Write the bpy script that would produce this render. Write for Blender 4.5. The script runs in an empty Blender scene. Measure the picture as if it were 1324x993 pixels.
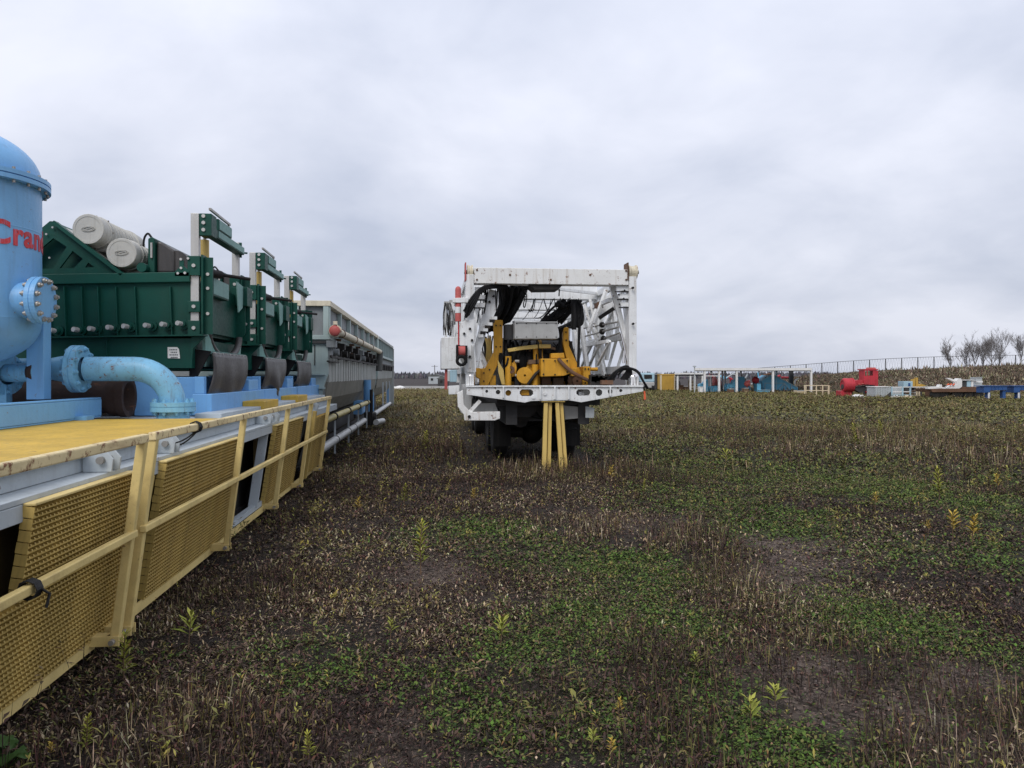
import bpy, bmesh, math, random
import numpy as np
from mathutils import Vector, Matrix

random.seed(7); RNG = np.random.default_rng(11)
SC = bpy.context.scene
COL = SC.collection

# ------------------------------------------------------------------ camera
F, YAW, CAMZ, HZ, CX = 1000.0, math.atan(103 / 1000.0), 1.70, 485.0, 662.0   # measured in the 1324 px wide photograph
cam = bpy.data.cameras.new('camera'); camo = bpy.data.objects.new('camera', cam); COL.objects.link(camo)
cam.sensor_width = 36.0; cam.lens = 36.0 * F / 1324.0
cam.shift_y = -(496.5 - HZ) / 1324.0
cam.clip_start = 0.05; cam.clip_end = 6000
camo.location = (0, 0, CAMZ); camo.rotation_euler = (math.radians(90), 0, -YAW)
SC.camera = camo

# ------------------------------------------------------------------ overcast sky
SUN_EL, SUN_AZ = 46.0, 205.0            # azimuth clockwise from +Y: behind the camera, to the left
world = bpy.data.worlds.new('World'); SC.world = world; world.use_nodes = True
wn = world.node_tree; wn.nodes.clear(); wl = wn.links.new
def wnode(t, **k):
    n = wn.nodes.new(t)
    for a, b in k.items(): setattr(n, a, b)
    return n
sky = wnode('ShaderNodeTexSky', sky_type='NISHITA', sun_disc=False)
sky.sun_elevation = math.radians(SUN_EL); sky.sun_rotation = math.radians(SUN_AZ); sky.air_density = 1.0; sky.dust_density = 3.0
tc = wnode('ShaderNodeTexCoord')
sep = wnode('ShaderNodeSeparateXYZ'); wl(tc.outputs['Generated'], sep.inputs[0])
zc = wnode('ShaderNodeMath', operation='MAXIMUM'); wl(sep.outputs['Z'], zc.inputs[0]); zc.inputs[1].default_value = 0.0
zz = wnode('ShaderNodeMath', operation='ADD'); wl(zc.outputs[0], zz.inputs[0]); zz.inputs[1].default_value = 0.30
dx = wnode('ShaderNodeMath', operation='DIVIDE'); wl(sep.outputs['X'], dx.inputs[0]); wl(zz.outputs[0], dx.inputs[1])
dy = wnode('ShaderNodeMath', operation='DIVIDE'); wl(sep.outputs['Y'], dy.inputs[0]); wl(zz.outputs[0], dy.inputs[1])
cmb = wnode('ShaderNodeCombineXYZ'); wl(dx.outputs[0], cmb.inputs[0]); wl(dy.outputs[0], cmb.inputs[1]); cmb.inputs[2].default_value = 3.4
n1 = wnode('ShaderNodeTexNoise'); wl(cmb.outputs[0], n1.inputs['Vector'])
n1.inputs['Scale'].default_value = 1.05; n1.inputs['Detail'].default_value = 6.0; n1.inputs['Roughness'].default_value = 0.52; n1.inputs['Distortion'].default_value = 0.35
n2 = wnode('ShaderNodeTexNoise'); wl(cmb.outputs[0], n2.inputs['Vector']); n2.inputs['Scale'].default_value = 3.1; n2.inputs['Detail'].default_value = 5.0; n2.inputs['Distortion'].default_value = 0.5
nm = wnode('ShaderNodeMath', operation='MULTIPLY_ADD'); wl(n2.outputs['Fac'], nm.inputs[0]); nm.inputs[1].default_value = 0.34; nm.inputs[2].default_value = -0.17
ns = wnode('ShaderNodeMath', operation='ADD'); wl(n1.outputs['Fac'], ns.inputs[0]); wl(nm.outputs[0], ns.inputs[1])
ramp = wnode('ShaderNodeValToRGB'); wl(ns.outputs[0], ramp.inputs[0])
el = ramp.color_ramp.elements
el[0].position = 0.30; el[0].color = (0.50, 0.545, 0.665, 1)
el[1].position = 0.66; el[1].color = (0.775, 0.80, 0.90, 1)
# a stratus deck is dimmer towards the horizon than overhead
hr = wnode('ShaderNodeMapRange'); wl(zc.outputs[0], hr.inputs['Value'])
hr.inputs['From Min'].default_value = 0.0; hr.inputs['From Max'].default_value = 0.42
hr.inputs['To Min'].default_value = 9.1; hr.inputs['To Max'].default_value = 11.8
cs = wnode('ShaderNodeVectorMath', operation='SCALE'); wl(ramp.outputs[0], cs.inputs[0]); wl(hr.outputs[0], cs.inputs['Scale'])
mix = wnode('ShaderNodeMix', data_type='RGBA'); mix.inputs[0].default_value = 0.93
wl(sky.outputs[0], mix.inputs[6]); wl(cs.outputs[0], mix.inputs[7])
bg = wnode('ShaderNodeBackground'); bg.inputs['Strength'].default_value = 0.1; wl(mix.outputs[2], bg.inputs['Color'])
wo = wnode('ShaderNodeOutputWorld'); wl(bg.outputs[0], wo.inputs['Surface'])

sl = bpy.data.lights.new('sun', 'SUN'); sl.energy = 1.5; sl.angle = math.radians(30); sl.color = (1.0, 0.97, 0.93)
so = bpy.data.objects.new('sun', sl); COL.objects.link(so)
_e, _a = math.radians(SUN_EL), math.radians(SUN_AZ)
so.rotation_euler = Vector((-math.sin(_a) * math.cos(_e), -math.cos(_a) * math.cos(_e), -math.sin(_e))).to_track_quat('-Z', 'Y').to_euler()
so.location = (-6, -10, 20)
SC.view_settings.view_transform = 'Standard'; SC.view_settings.look = 'None'
SC.view_settings.exposure = 0.13; SC.view_settings.gamma = 1.0; SC.view_settings.use_curve_mapping = False
SC.cycles.max_bounces = 6; SC.cycles.use_denoising = True

# ------------------------------------------------------------------ measuring: a point of the photograph to a point of the place
CA, SA = math.cos(YAW), math.sin(YAW)
def ray(px, py):
    r = (px - CX) / F
    return Vector((r * CA + SA, -r * SA + CA, (HZ - py) / F))
def at(px, py, Y):            # on the plane Y = const
    d = ray(px, py); return Vector((0, 0, CAMZ)) + d * (Y / d.y)
def on(px, py, X):            # on the plane X = const
    d = ray(px, py); return Vector((0, 0, CAMZ)) + d * (X / d.x)
def onz(px, py, Z):           # on the plane Z = const
    d = ray(px, py); return Vector((0, 0, CAMZ)) + d * ((Z - CAMZ) / d.z)
def dep(px, py, d):           # at a distance d along the view axis
    return Vector((0, 0, CAMZ)) + ray(px, py) * d
FW = Vector((SA, CA, 0)); RT = Vector((CA, -SA, 0)); UP = Vector((0, 0, 1))

# ------------------------------------------------------------------ materials
MATS = {}
def nmat(name):
    m = bpy.data.materials.new(name); m.use_nodes = True; nt = m.node_tree
    return m, nt, nt.nodes['Principled BSDF'], nt.links.new
def N(nt, t, **k):
    n = nt.nodes.new(t)
    for a, b in k.items(): setattr(n, a, b)
    return n
def noise(nt, vec, scale, detail=5, rough=0.55, dist=0.0):
    n = N(nt, 'ShaderNodeTexNoise'); n.inputs['Scale'].default_value = scale; n.inputs['Detail'].default_value = detail
    n.inputs['Roughness'].default_value = rough; n.inputs['Distortion'].default_value = dist
    nt.links.new(vec, n.inputs['Vector']); return n.outputs['Fac']
def mrange(nt, v, a, b, c=0.0, d=1.0):
    n = N(nt, 'ShaderNodeMapRange'); nt.links.new(v, n.inputs['Value'])
    for i, x in zip(('From Min', 'From Max', 'To Min', 'To Max'), (a, b, c, d)): n.inputs[i].default_value = x
    return n.outputs[0]
def mixc(nt, f, a, b):
    n = N(nt, 'ShaderNodeMix', data_type='RGBA')
    for s, v in ((0, f), (6, a), (7, b)):
        if isinstance(v, (int, float)): n.inputs[s].default_value = v
        elif isinstance(v, tuple): n.inputs[s].default_value = (*v, 1)
        else: nt.links.new(v, n.inputs[s])
    return n.outputs[2]
def mul(nt, a, b):
    n = N(nt, 'ShaderNodeMath', operation='MULTIPLY')
    for i, v in enumerate((a, b)):
        if isinstance(v, (int, float)): n.inputs[i].default_value = v
        else: nt.links.new(v, n.inputs[i])
    return n.outputs[0]
def paint(name, col, rough=0.5, var=0.18, streak=0.25, rust=0.0, dirt=(0.10, 0.085, 0.065), metal=0.0, scale=1.0, bump=0.15, spec=0.4, run=(11, 11, 0.9)):
    """painted or bare steel: blotchy tone, run-off streaks, chips of rust"""
    m, nt, b, L = nmat(name)
    tcn = N(nt, 'ShaderNodeTexCoord'); v = tcn.outputs['Object']
    big = noise(nt, v, 1.7 * scale, 6)
    lo = tuple(c * (1 - var) for c in col); hi = tuple(min(1, c * (1 + var * 0.6)) for c in col)
    c = mixc(nt, mrange(nt, big, 0.3, 0.7), lo, hi)
    mp = N(nt, 'ShaderNodeMapping'); mp.inputs['Scale'].default_value = tuple(q * scale for q in run); L(v, mp.inputs['Vector'])
    st = noise(nt, mp.outputs[0], 1.0, 6, 0.6)
    if streak: c = mixc(nt, mul(nt, mrange(nt, st, 0.52, 0.78), streak), c, dirt)
    fine = noise(nt, v, 26 * scale, 6, 0.7)
    if streak: c = mixc(nt, mul(nt, mrange(nt, fine, 0.55, 0.75), streak * 0.6), c, dirt)
    rr = None
    if rust:
        rn = noise(nt, v, 7.5 * scale, 9, 0.72, 0.4)
        rr = mrange(nt, rn, 0.66 - 0.16 * rust, 0.72 - 0.14 * rust)
        rc = mixc(nt, fine, (0.10, 0.035, 0.015), (0.27, 0.11, 0.045))
        c = mixc(nt, rr, c, rc)
        rs = mrange(nt, st, 0.60 - 0.05 * rust, 0.80)
        c = mixc(nt, mul(nt, rs, 0.55 * rust), c, (0.30, 0.16, 0.07))
    L(c, b.inputs['Base Color'])
    L(mrange(nt, fine, 0.3, 0.7, max(0.05, rough - 0.12), min(1, rough + 0.14)), b.inputs['Roughness'])
    b.inputs['Metallic'].default_value = metal; b.inputs['Specular IOR Level'].default_value = spec
    if bump:
        bp = N(nt, 'ShaderNodeBump'); bp.inputs['Strength'].default_value = bump; bp.inputs['Distance'].default_value = 0.01
        L(noise(nt, v, 40 * scale, 4), bp.inputs['Height']); L(bp.outputs[0], b.inputs['Normal'])
    MATS[name] = m; return m
def leafmat(name, rough=0.75):
    m, nt, b, L = nmat(name)
    a = N(nt, 'ShaderNodeAttribute', attribute_name='Col'); L(a.outputs['Color'], b.inputs['Base Color'])
    b.inputs['Roughness'].default_value = rough; b.inputs['Specular IOR Level'].default_value = 0.2
    MATS[name] = m; return m

paint('vessel_blue', (0.18, 0.42, 0.72), 0.38, 0.12, 0.28, 0.12, (0.10, 0.16, 0.24), scale=1.4)
paint('pipe_blue', (0.20, 0.46, 0.66), 0.40, 0.14, 0.5, 0.5, (0.06, 0.09, 0.11), scale=2.2)
paint('tray_blue', (0.17, 0.40, 0.72), 0.5, 0.10, 0.22, 0.05)
paint('shaker_green', (0.002, 0.062, 0.044), 0.5, 0.3, 0.22, 0.0, (0.03, 0.05, 0.042), bump=0.08, spec=0.3)
paint('faded_green', (0.20, 0.36, 0.33), 0.6, 0.12, 0.2, 0.0)
paint('motor_grey', (0.50, 0.49, 0.45), 0.6, 0.10, 0.35, 0.0, scale=2.5)
paint('galvanised', (0.52, 0.51, 0.49), 0.45, 0.15, 0.2, 0.0, metal=0.35)
paint('bolt_steel', (0.40, 0.38, 0.35), 0.45, 0.3, 0.4, 0.12, metal=0.5, scale=4)
paint('rubber_black', (0.011, 0.011, 0.012), 0.75, 0.3, 0.1, 0.0, bump=0.2, spec=0.2)
paint('rubber_flap', (0.060, 0.055, 0.054), 0.42, 0.3, 0.35, 0.0, (0.13, 0.115, 0.105), scale=1.5)
paint('rusty_pipe', (0.045, 0.024, 0.018), 0.8, 0.4, 0.2, 0.35)
paint('deck_yellow', (0.62, 0.40, 0.06), 0.6, 0.2, 0.6, 0.12, (0.24, 0.17, 0.08), scale=1.8)
paint('rail_yellow', (0.74, 0.57, 0.23), 0.55, 0.16, 0.4, 0.16, (0.28, 0.20, 0.09), scale=2.0, run=(4, 4, 4))
paint('rail_rusty', (0.76, 0.62, 0.34), 0.6, 0.16, 0.35, 0.8, (0.34, 0.22, 0.11), scale=1.5, run=(9, 1.2, 9))
paint('grating_yellow', (0.54, 0.38, 0.11), 0.6, 0.28, 0.65, 0.10, (0.15, 0.095, 0.04), scale=1.6)
paint('grating_shade', (0.14, 0.10, 0.04), 0.8, 0.3, 0.4, 0.0)
paint('tank_grey', (0.47, 0.52, 0.55), 0.5, 0.10, 0.25, 0.12)
paint('tank_dark', (0.10, 0.105, 0.10), 0.7, 0.3, 0.5, 0.2)
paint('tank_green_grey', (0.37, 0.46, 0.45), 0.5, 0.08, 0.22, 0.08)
paint('tank_panel', (0.42, 0.44, 0.42), 0.6, 0.14, 0.6, 0.22, (0.13, 0.12, 0.09))
paint('tank_belly', (0.20, 0.195, 0.165), 0.7, 0.25, 0.55, 0.18, (0.07, 0.065, 0.045))
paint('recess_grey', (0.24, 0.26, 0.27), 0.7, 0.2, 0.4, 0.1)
paint('cream_rust', (0.66, 0.60, 0.46), 0.6, 0.12, 0.35, 0.45)
paint('pipe_white', (0.52, 0.53, 0.52), 0.45, 0.1, 0.35, 0.15)
paint('pipe_yellow', (0.56, 0.48, 0.20), 0.5, 0.15, 0.35, 0.1)
paint('red_paint', (0.50, 0.035, 0.04), 0.5, 0.15, 0.2, 0.05)
paint('faded_red', (0.52, 0.11, 0.10), 0.6, 0.2, 0.25, 0.1)
paint('rig_white', (0.78, 0.79, 0.79), 0.5, 0.12, 0.5, 0.3, (0.26, 0.23, 0.18), scale=1.8)
paint('rig_white_rusty', (0.77, 0.77, 0.75), 0.5, 0.08, 0.42, 0.5, (0.36, 0.28, 0.18), scale=1.3)
paint('rig_grey', (0.40, 0.40, 0.39), 0.6, 0.12, 0.35, 0.12, scale=2)
paint('rig_yellow', (0.60, 0.30, 0.02), 0.5, 0.2, 0.45, 0.2, (0.07, 0.04, 0.018), scale=2.6)
paint('pale_yellow', (0.62, 0.44, 0.13), 0.55, 0.12, 0.25, 0.15)
paint('dark_oily', (0.020, 0.018, 0.017), 0.6, 0.4, 0.2, 0.2, spec=0.25)
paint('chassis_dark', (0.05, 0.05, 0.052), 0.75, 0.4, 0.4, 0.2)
paint('tyre_rubber', (0.014, 0.0135, 0.013), 0.85, 0.3, 0.4, 0.0, (0.07, 0.06, 0.05))
paint('chrome', (0.75, 0.72, 0.70), 0.14, 0.1, 0.15, 0.1, metal=1.0)
paint('wood_brown', (0.16, 0.10, 0.06), 0.8, 0.3, 0.4, 0.0)
paint('sky_blue_far', (0.17, 0.52, 0.74), 0.6, 0.15, 0.25, 0.06)
paint('deep_blue', (0.025, 0.085, 0.25), 0.6, 0.25, 0.4, 0.15)
paint('far_red', (0.46, 0.03, 0.045), 0.6, 0.25, 0.4, 0.15)
paint('far_yellow', (0.52, 0.32, 0.06), 0.6, 0.15, 0.25, 0.1)
paint('far_rust', (0.14, 0.075, 0.045), 0.85, 0.35, 0.3, 0.4)
paint('far_white', (0.74, 0.73, 0.71), 0.6, 0.08, 0.25, 0.06)
paint('far_cream', (0.66, 0.55, 0.38), 0.7, 0.1, 0.2, 0.1)
paint('far_grey', (0.42, 0.45, 0.46), 0.6, 0.12, 0.3, 0.05)
paint('pale_blue', (0.36, 0.52, 0.60), 0.55, 0.1, 0.25, 0.08)
paint('orange_plastic', (0.75, 0.13, 0.05), 0.6, 0.1, 0.1, 0.0)
paint('hazed_bark_grey', (0.20, 0.185, 0.18), 0.9, 0.25, 0.2, 0.0)  # bark grey lightened, with distance haze put into the colour
paint('wire_grey', (0.10, 0.10, 0.105), 0.6, 0.1, 0.1, 0.0)
paint('lettering_red', (0.58, 0.045, 0.05), 0.6, 0.25, 0.95, 0.0, (0.20, 0.42, 0.68), scale=5)
paint('placard_white', (0.70, 0.69, 0.66), 0.7, 0.06, 0.15, 0.0, scale=4)
paint('print_dark', (0.10, 0.10, 0.11), 0.7, 0.1, 0.0, 0.0)
paint('stone_grey', (0.15, 0.14, 0.135), 0.9, 0.35, 0.2, 0.0, scale=6)
paint('wire_black', (0.012, 0.012, 0.012), 0.6, 0.1, 0.0, 0.0)
leafmat('weeds')
paint('leaf_green', (0.045, 0.10, 0.02), 0.6, 0.3, 0.1, 0.0, scale=4)

# ------------------------------------------------------------------ mesh building
class MB:
    def __init__(s): s.v = []; s.f = []; s.sm = []
    def add(s, vs, fs, smooth=False):
        o = len(s.v); s.v += [tuple(p) for p in vs]; s.f += [tuple(i + o for i in f) for f in fs]
        s.sm += [smooth] * len(fs) if isinstance(smooth, bool) else list(smooth); return s
    def hexa(s, p): return s.add(p, [(0, 3, 2, 1), (4, 5, 6, 7), (0, 1, 5, 4), (1, 2, 6, 5), (2, 3, 7, 6), (3, 0, 4, 7)])
    def box(s, x0, x1, y0, y1, z0, z1):
        return s.hexa([(x0, y0, z0), (x1, y0, z0), (x1, y1, z0), (x0, y1, z0), (x0, y0, z1), (x1, y0, z1), (x1, y1, z1), (x0, y1, z1)])
    def bar(s, a, b, w, h=None, ref=UP):
        """square bar from a to b, h across ref, w the other way"""
        a, b = Vector(a), Vector(b); h = h or w; d = (b - a).normalized()
        if abs(d.dot(ref)) > 0.98: ref = Vector((0, 1, 0)) if abs(d.y) < 0.9 else Vector((1, 0, 0))
        r = d.cross(ref).normalized() * (w / 2); u = r.cross(d).normalized() * (h / 2)
        return s.hexa([a - r - u, a + r - u, a + r + u, a - r + u, b - r - u, b + r - u, b + r + u, b - r + u])
    def cyl(s, a, b, r, r2=None, n=16, caps=True):
        a, b = Vector(a), Vector(b); r2 = r if r2 is None else r2; d = (b - a).normalized()
        u = d.orthogonal().normalized(); w = d.cross(u)
        c = [(math.cos(2 * math.pi * i / n), math.sin(2 * math.pi * i / n)) for i in range(n)]
        A = [a + u * (r * x) + w * (r * y) for x, y in c]; B = [b + u * (r2 * x) + w * (r2 * y) for x, y in c]
        s.add(A + B, [(i, (i + 1) % n, n + (i + 1) % n, n + i) for i in range(n)], True)
        if caps:
            s.add(A, [tuple(range(n))[::-1]]); s.add(B, [tuple(range(n))])
        return s
    def lathe(s, o, axis, prof, n=32, smooth=True):
        """prof: (radius, along) pairs"""
        o = Vector(o); d = Vector(axis).normalized(); u = d.orthogonal().normalized(); w = d.cross(u)
        vs = []; m = len(prof)
        for r, t in prof:
            for i in range(n):
                a = 2 * math.pi * i / n; vs.append(o + d * t + u * (r * math.cos(a)) + w * (r * math.sin(a)))
        fs = [(k * n + i, k * n + (i + 1) % n, (k + 1) * n + (i + 1) % n, (k + 1) * n + i) for k in range(m - 1) for i in range(n)]
        return s.add(vs, fs, smooth)
    def tube(s, pts, r, n=8, caps=True):
        pts = [Vector(p) for p in pts]; m = len(pts); rs = r if isinstance(r, (list, tuple)) else [r] * m
        T = [(pts[min(i + 1, m - 1)] - pts[max(i - 1, 0)]).normalized() for i in range(m)]
        u = T[0].orthogonal().normalized(); vs = []
        for i in range(m):
            u = u - T[i] * u.dot(T[i]); u = u.normalized() if u.length > 1e-5 else T[i].orthogonal().normalized(); w = T[i].cross(u)
            vs += [pts[i] + u * (rs[i] * math.cos(2 * math.pi * k / n)) + w * (rs[i] * math.sin(2 * math.pi * k / n)) for k in range(n)]
        s.add(vs, [(i * n + k, i * n + (k + 1) % n, (i + 1) * n + (k + 1) % n, (i + 1) * n + k) for i in range(m - 1) for k in range(n)], True)
        if caps: s.add(vs[:n], [tuple(range(n))[::-1]]); s.add(vs[-n:], [tuple(range(n))])
        return s
    def prism(s, poly, ext):
        """polygon of points, extruded by the vector ext"""
        p = [Vector(q) for q in poly]; e = Vector(ext); n = len(p)
        nrm = Vector((0, 0, 0))
        for i in range(n): nrm += p[i].cross(p[(i + 1) % n])
        if nrm.dot(e) > 0: p = p[::-1]
        s.add(p + [q + e for q in p], [tuple(range(n)), tuple(range(2 * n - 1, n - 1, -1))] + [((i + 1) % n, i, n + i, n + (i + 1) % n) for i in range(n)])
        return s
    def ball(s, c, r, n=12, m=8, sc=(1, 1, 1)):
        c = Vector(c); vs = []
        for j in range(m + 1):
            t = math.pi * j / m
            for i in range(n):
                a = 2 * math.pi * i / n
                vs.append(c + Vector((r * sc[0] * math.sin(t) * math.cos(a), r * sc[1] * math.sin(t) * math.sin(a), r * sc[2] * math.cos(t))))
        return s.add(vs, [(j * n + i, (j + 1) * n + i, (j + 1) * n + (i + 1) % n, j * n + (i + 1) % n) for j in range(m) for i in range(n)], True)
    def build(s, name, mat, parent=None, bevel=0.0, label=None):
        me = bpy.data.meshes.new(name); off = Vector(ROOT.get(parent.name, (0, 0, 0))) if parent else Vector((0, 0, 0))
        me.from_pydata([(x - off.x, y - off.y, z - off.z) for x, y, z in s.v], [], s.f); me.update()
        me.polygons.foreach_set('use_smooth', s.sm)
        me.materials.append(MATS[mat] if isinstance(mat, str) else mat)
        o = bpy.data.objects.new(name, me); COL.objects.link(o)
        if parent: o.parent = parent; ROOT[o.name] = tuple(off)
        if bevel:
            b = o.modifiers.new('bevel', 'BEVEL'); b.width = bevel; b.segments = 2; b.limit_method = 'ANGLE'; b.angle_limit = math.radians(50)
        if label: o['label'] = label
        return o
ROOT = {}
def tag(o, label, cat, group=None, kind=None):
    if label: o['label'] = label
    if cat: o['category'] = cat
    if group: o['group'] = group
    if kind: o['kind'] = kind
    return o
def thing(name, label, cat, loc, group=None):
    o = bpy.data.objects.new(name, None); COL.objects.link(o); o.location = loc; o.empty_display_size = 0.2
    ROOT[o.name] = tuple(loc); return tag(o, label, cat, group)
def copy_tree(o, shift, label, parent=None):
    c = o.copy(); COL.objects.link(c)
    if parent is None: c.location = o.location + Vector(shift); c['label'] = label
    else: c.parent = parent
    for ch in list(o.children): copy_tree(ch, shift, None, c)
    return c
def plate_holes(poly, holes, ext, name, mat, parent, bevel=0.0):
    """flat plate with real openings: poly and holes are 3-D points in one plane, ext the thickness vector"""
    o = Vector(poly[0]); e = Vector(ext); nz = e.normalized(); ux = (Vector(poly[1]) - o); ux = (ux - nz * ux.dot(nz)).normalized(); uy = nz.cross(ux)
    cu = bpy.data.curves.new('tmp', 'CURVE'); cu.dimensions = '2D'; cu.fill_mode = 'BOTH'; cu.extrude = e.length / 2
    for lp in [poly] + list(holes):
        sp = cu.splines.new('POLY'); sp.points.add(len(lp) - 1); sp.use_cyclic_u = True
        for i, p in enumerate(lp):
            q = Vector(p) - o; sp.points[i].co = (q.dot(ux), q.dot(uy), 0, 1)
    ob = bpy.data.objects.new('tmp', cu); COL.objects.link(ob)
    me = bpy.data.meshes.new_from_object(ob.evaluated_get(bpy.context.evaluated_depsgraph_get()))
    COL.objects.unlink(ob); bpy.data.objects.remove(ob)
    m = MB(); c = o + e / 2
    m.add([c + ux * v.co.x + uy * v.co.y + nz * v.co.z for v in me.vertices], [tuple(p.vertices) for p in me.polygons])
    return m.build(name, mat, parent, bevel)
def circ(c, u, v, r, n=16, ru=None):
    c, u, v = Vector(c), Vector(u), Vector(v); ru = ru or r
    return [c + u * (ru * math.cos(2 * math.pi * i / n)) + v * (r * math.sin(2 * math.pi * i / n)) for i in range(n)]
def sag(a, b, s, n=8):
    a, b = Vector(a), Vector(b)
    return [a.lerp(b, i / n) - Vector((0, 0, s * 4 * (i / n) * (1 - i / n))) for i in range(n + 1)]
def spline(pts, n=6):
    P = [Vector(p) for p in pts]; P = [2 * P[0] - P[1]] + P + [2 * P[-1] - P[-2]]; out = []
    for i in range(1, len(P) - 2):
        for k in range(n):
            t = k / n
            out.append(0.5 * (2 * P[i] + (P[i + 1] - P[i - 1]) * t + (2 * P[i - 1] - 5 * P[i] + 4 * P[i + 1] - P[i + 2]) * t * t + (3 * P[i] - P[i - 1] - 3 * P[i + 1] + P[i + 2]) * t ** 3))
    return out + [P[-2]]
def vnoise(x, y, scale, seed=0):
    """smooth value noise for arrays"""
    r = np.random.default_rng(seed).random((256, 256)); x = x / scale + 1000; y = y / scale + 1000
    xi, yi = np.floor(x).astype(int), np.floor(y).astype(int); fx, fy = x - xi, y - yi
    fx = fx * fx * (3 - 2 * fx); fy = fy * fy * (3 - 2 * fy)
    g = lambda a, b: r[a % 256, b % 256]
    return (g(xi, yi) * (1 - fx) + g(xi + 1, yi) * fx) * (1 - fy) + (g(xi, yi + 1) * (1 - fx) + g(xi + 1, yi + 1) * fx) * fy
def fnoise(x, y, scale, seed=0):
    return 0.55 * vnoise(x, y, scale, seed) + 0.28 * vnoise(x, y, scale / 2.1, seed + 1) + 0.17 * vnoise(x, y, scale / 4.3, seed + 2)

# ================================================================== THE SETTING
# one patch map for soil and plants: green where low plants grow, bare where gravel shows
GREEN = [(700, 720, 1.0), (640, 690, .7), (820, 745, 1.0), (700, 840, 1.0), (640, 930, 1.0), (760, 800, .9), (860, 800, .8), (760, 900, .9), (900, 900, .7), (1010, 960, .7),
         (590, 880, .7), (1120, 810, .9), (1080, 790, .6), (1280, 720, .8), (1180, 640, .7), (1050, 610, .7), (950, 650, .7), (1250, 620, .6), (1300, 860, .6), (430, 860, .45), (1010, 670, .8), (900, 600, .6)]
BARE = [(1050, 760, 1.0), (980, 830, .9), (1000, 700, .9), (1130, 740, .8), (1200, 800, .7), (1230, 870, .8), (880, 690, .7), (660, 770, .3), (560, 745, .5), (940, 780, .8), (510, 960, .6), (1060, 900, .6), (1180, 920, .6)]
GP = [(onz(x, y, 0), w) for x, y, w in GREEN]; BP = [(onz(x, y, 0), w) for x, y, w in BARE]
def blobs(x, y, L):
    o = np.zeros_like(x)
    for p, w in L:
        d = math.hypot(p.x, p.y); s = 0.10 * d
        o = np.maximum(o, w * np.exp(-(((x - p.x) / (s * 1.15)) ** 2 + ((y - p.y) / (s * 1.5)) ** 2)))
    return o
def green_map(x, y):
    d = np.hypot(x, y)
    n = fnoise(x, y, 1.7, 3)
    far = np.clip((d - 14) / 20, 0, 1) * 0.30 + np.clip((x - 1.5) / 6, 0, 0.35) * np.clip((d - 8) / 6, 0, 1)
    return np.clip(blobs(x, y, GP) * (0.45 + 0.9 * n) + far + (n - 0.60) * 0.9, 0, 1)
def bare_map(x, y):
    n = fnoise(x + 40, y, 1.3, 9)
    return np.clip(blobs(x, y, BP) * (0.30 + 1.3 * n) + (n - 0.66) * 1.2 - 0.6 * blobs(x, y, GP), 0, 1)

# ground: one sheet out to the horizon, finer near the camera, with soft humps
def ground_z(x, y):
    return (fnoise(x, y, 2.2, 21) - 0.5) * 0.05 * np.clip(np.hypot(x, y) / 4, 0.3, 1)
xs = np.concatenate([-np.geomspace(3000, 14, 30), np.arange(-13, 22, 0.25), np.geomspace(23, 3000, 34)])
ys = np.concatenate([-np.geomspace(300, 4, 14), np.arange(-3, 30, 0.25), np.geomspace(31, 4000, 44)])
gx, gy = np.meshgrid(xs, ys); gz = ground_z(gx, gy) * (np.hypot(gx, gy) < 60)
nx, ny = len(xs), len(ys)
idx = np.arange(nx * ny).reshape(ny, nx)
quads = np.stack([idx[:-1, :-1], idx[:-1, 1:], idx[1:, 1:], idx[1:, :-1]], -1).reshape(-1, 4)
def np_mesh(name, verts, faces, col=None, mat=None, smooth=False):
    me = bpy.data.meshes.new(name); nv, nf = len(verts), len(faces); k = faces.shape[1]
    me.vertices.add(nv); me.vertices.foreach_set('co', np.ascontiguousarray(verts, dtype=np.float32).ravel())
    me.loops.add(nf * k); me.loops.foreach_set('vertex_index', np.ascontiguousarray(faces, dtype=np.int32).ravel())
    me.polygons.add(nf); me.polygons.foreach_set('loop_start', np.arange(0, nf * k, k, dtype=np.int32))
    if smooth: me.polygons.foreach_set('use_smooth', np.ones(nf, dtype=bool))
    if col is not None:
        a = me.color_attributes.new('Col', 'FLOAT_COLOR', 'POINT'); c = np.ones((nv, 4), np.float32); c[:, :3] = col
        a.data.foreach_set('color', c.ravel())
    me.update(calc_edges=True); me.validate()
    if mat: me.materials.append(MATS[mat])
    o = bpy.data.objects.new(name, me); COL.objects.link(o); return o
gcol = np.zeros((nx * ny, 3), np.float32)
G, B = green_map(gx, gy).ravel(), bare_map(gx, gy).ravel()
gcol[:, 0] = G; gcol[:, 1] = B
ground = np_mesh('ground', np.stack([gx, gy, gz], -1).reshape(-1, 3), quads, gcol, smooth=True)
tag(ground, 'rough dark field of soil, gravel and dead weeds', None, kind='structure')
m, nt, b, L = nmat('field_soil')
ob = N(nt, 'ShaderNodeTexCoord').outputs['Object']
at_ = N(nt, 'ShaderNodeAttribute', attribute_name='Col'); sx = N(nt, 'ShaderNodeSeparateColor'); L(at_.outputs['Color'], sx.inputs[0])
pe = noise(nt, ob, 55, 8, 0.75); md = noise(nt, ob, 3.0, 8, 0.7); vo = N(nt, 'ShaderNodeTexVoronoi'); vo.inputs['Scale'].default_value = 42; L(ob, vo.inputs['Vector'])
soil = mixc(nt, mrange(nt, pe, 0.3, 0.7), (0.014, 0.011, 0.010), (0.10, 0.082, 0.072))
soil = mixc(nt, mrange(nt, md, 0.45, 0.75), soil, (0.065, 0.054, 0.036))
grav = mixc(nt, mrange(nt, vo.outputs['Color'], 0.2, 0.8), (0.060, 0.047, 0.039), (0.27, 0.21, 0.175))
grn = mixc(nt, mrange(nt, pe, 0.35, 0.65), (0.016, 0.018, 0.010), (0.075, 0.080, 0.036))
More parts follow.
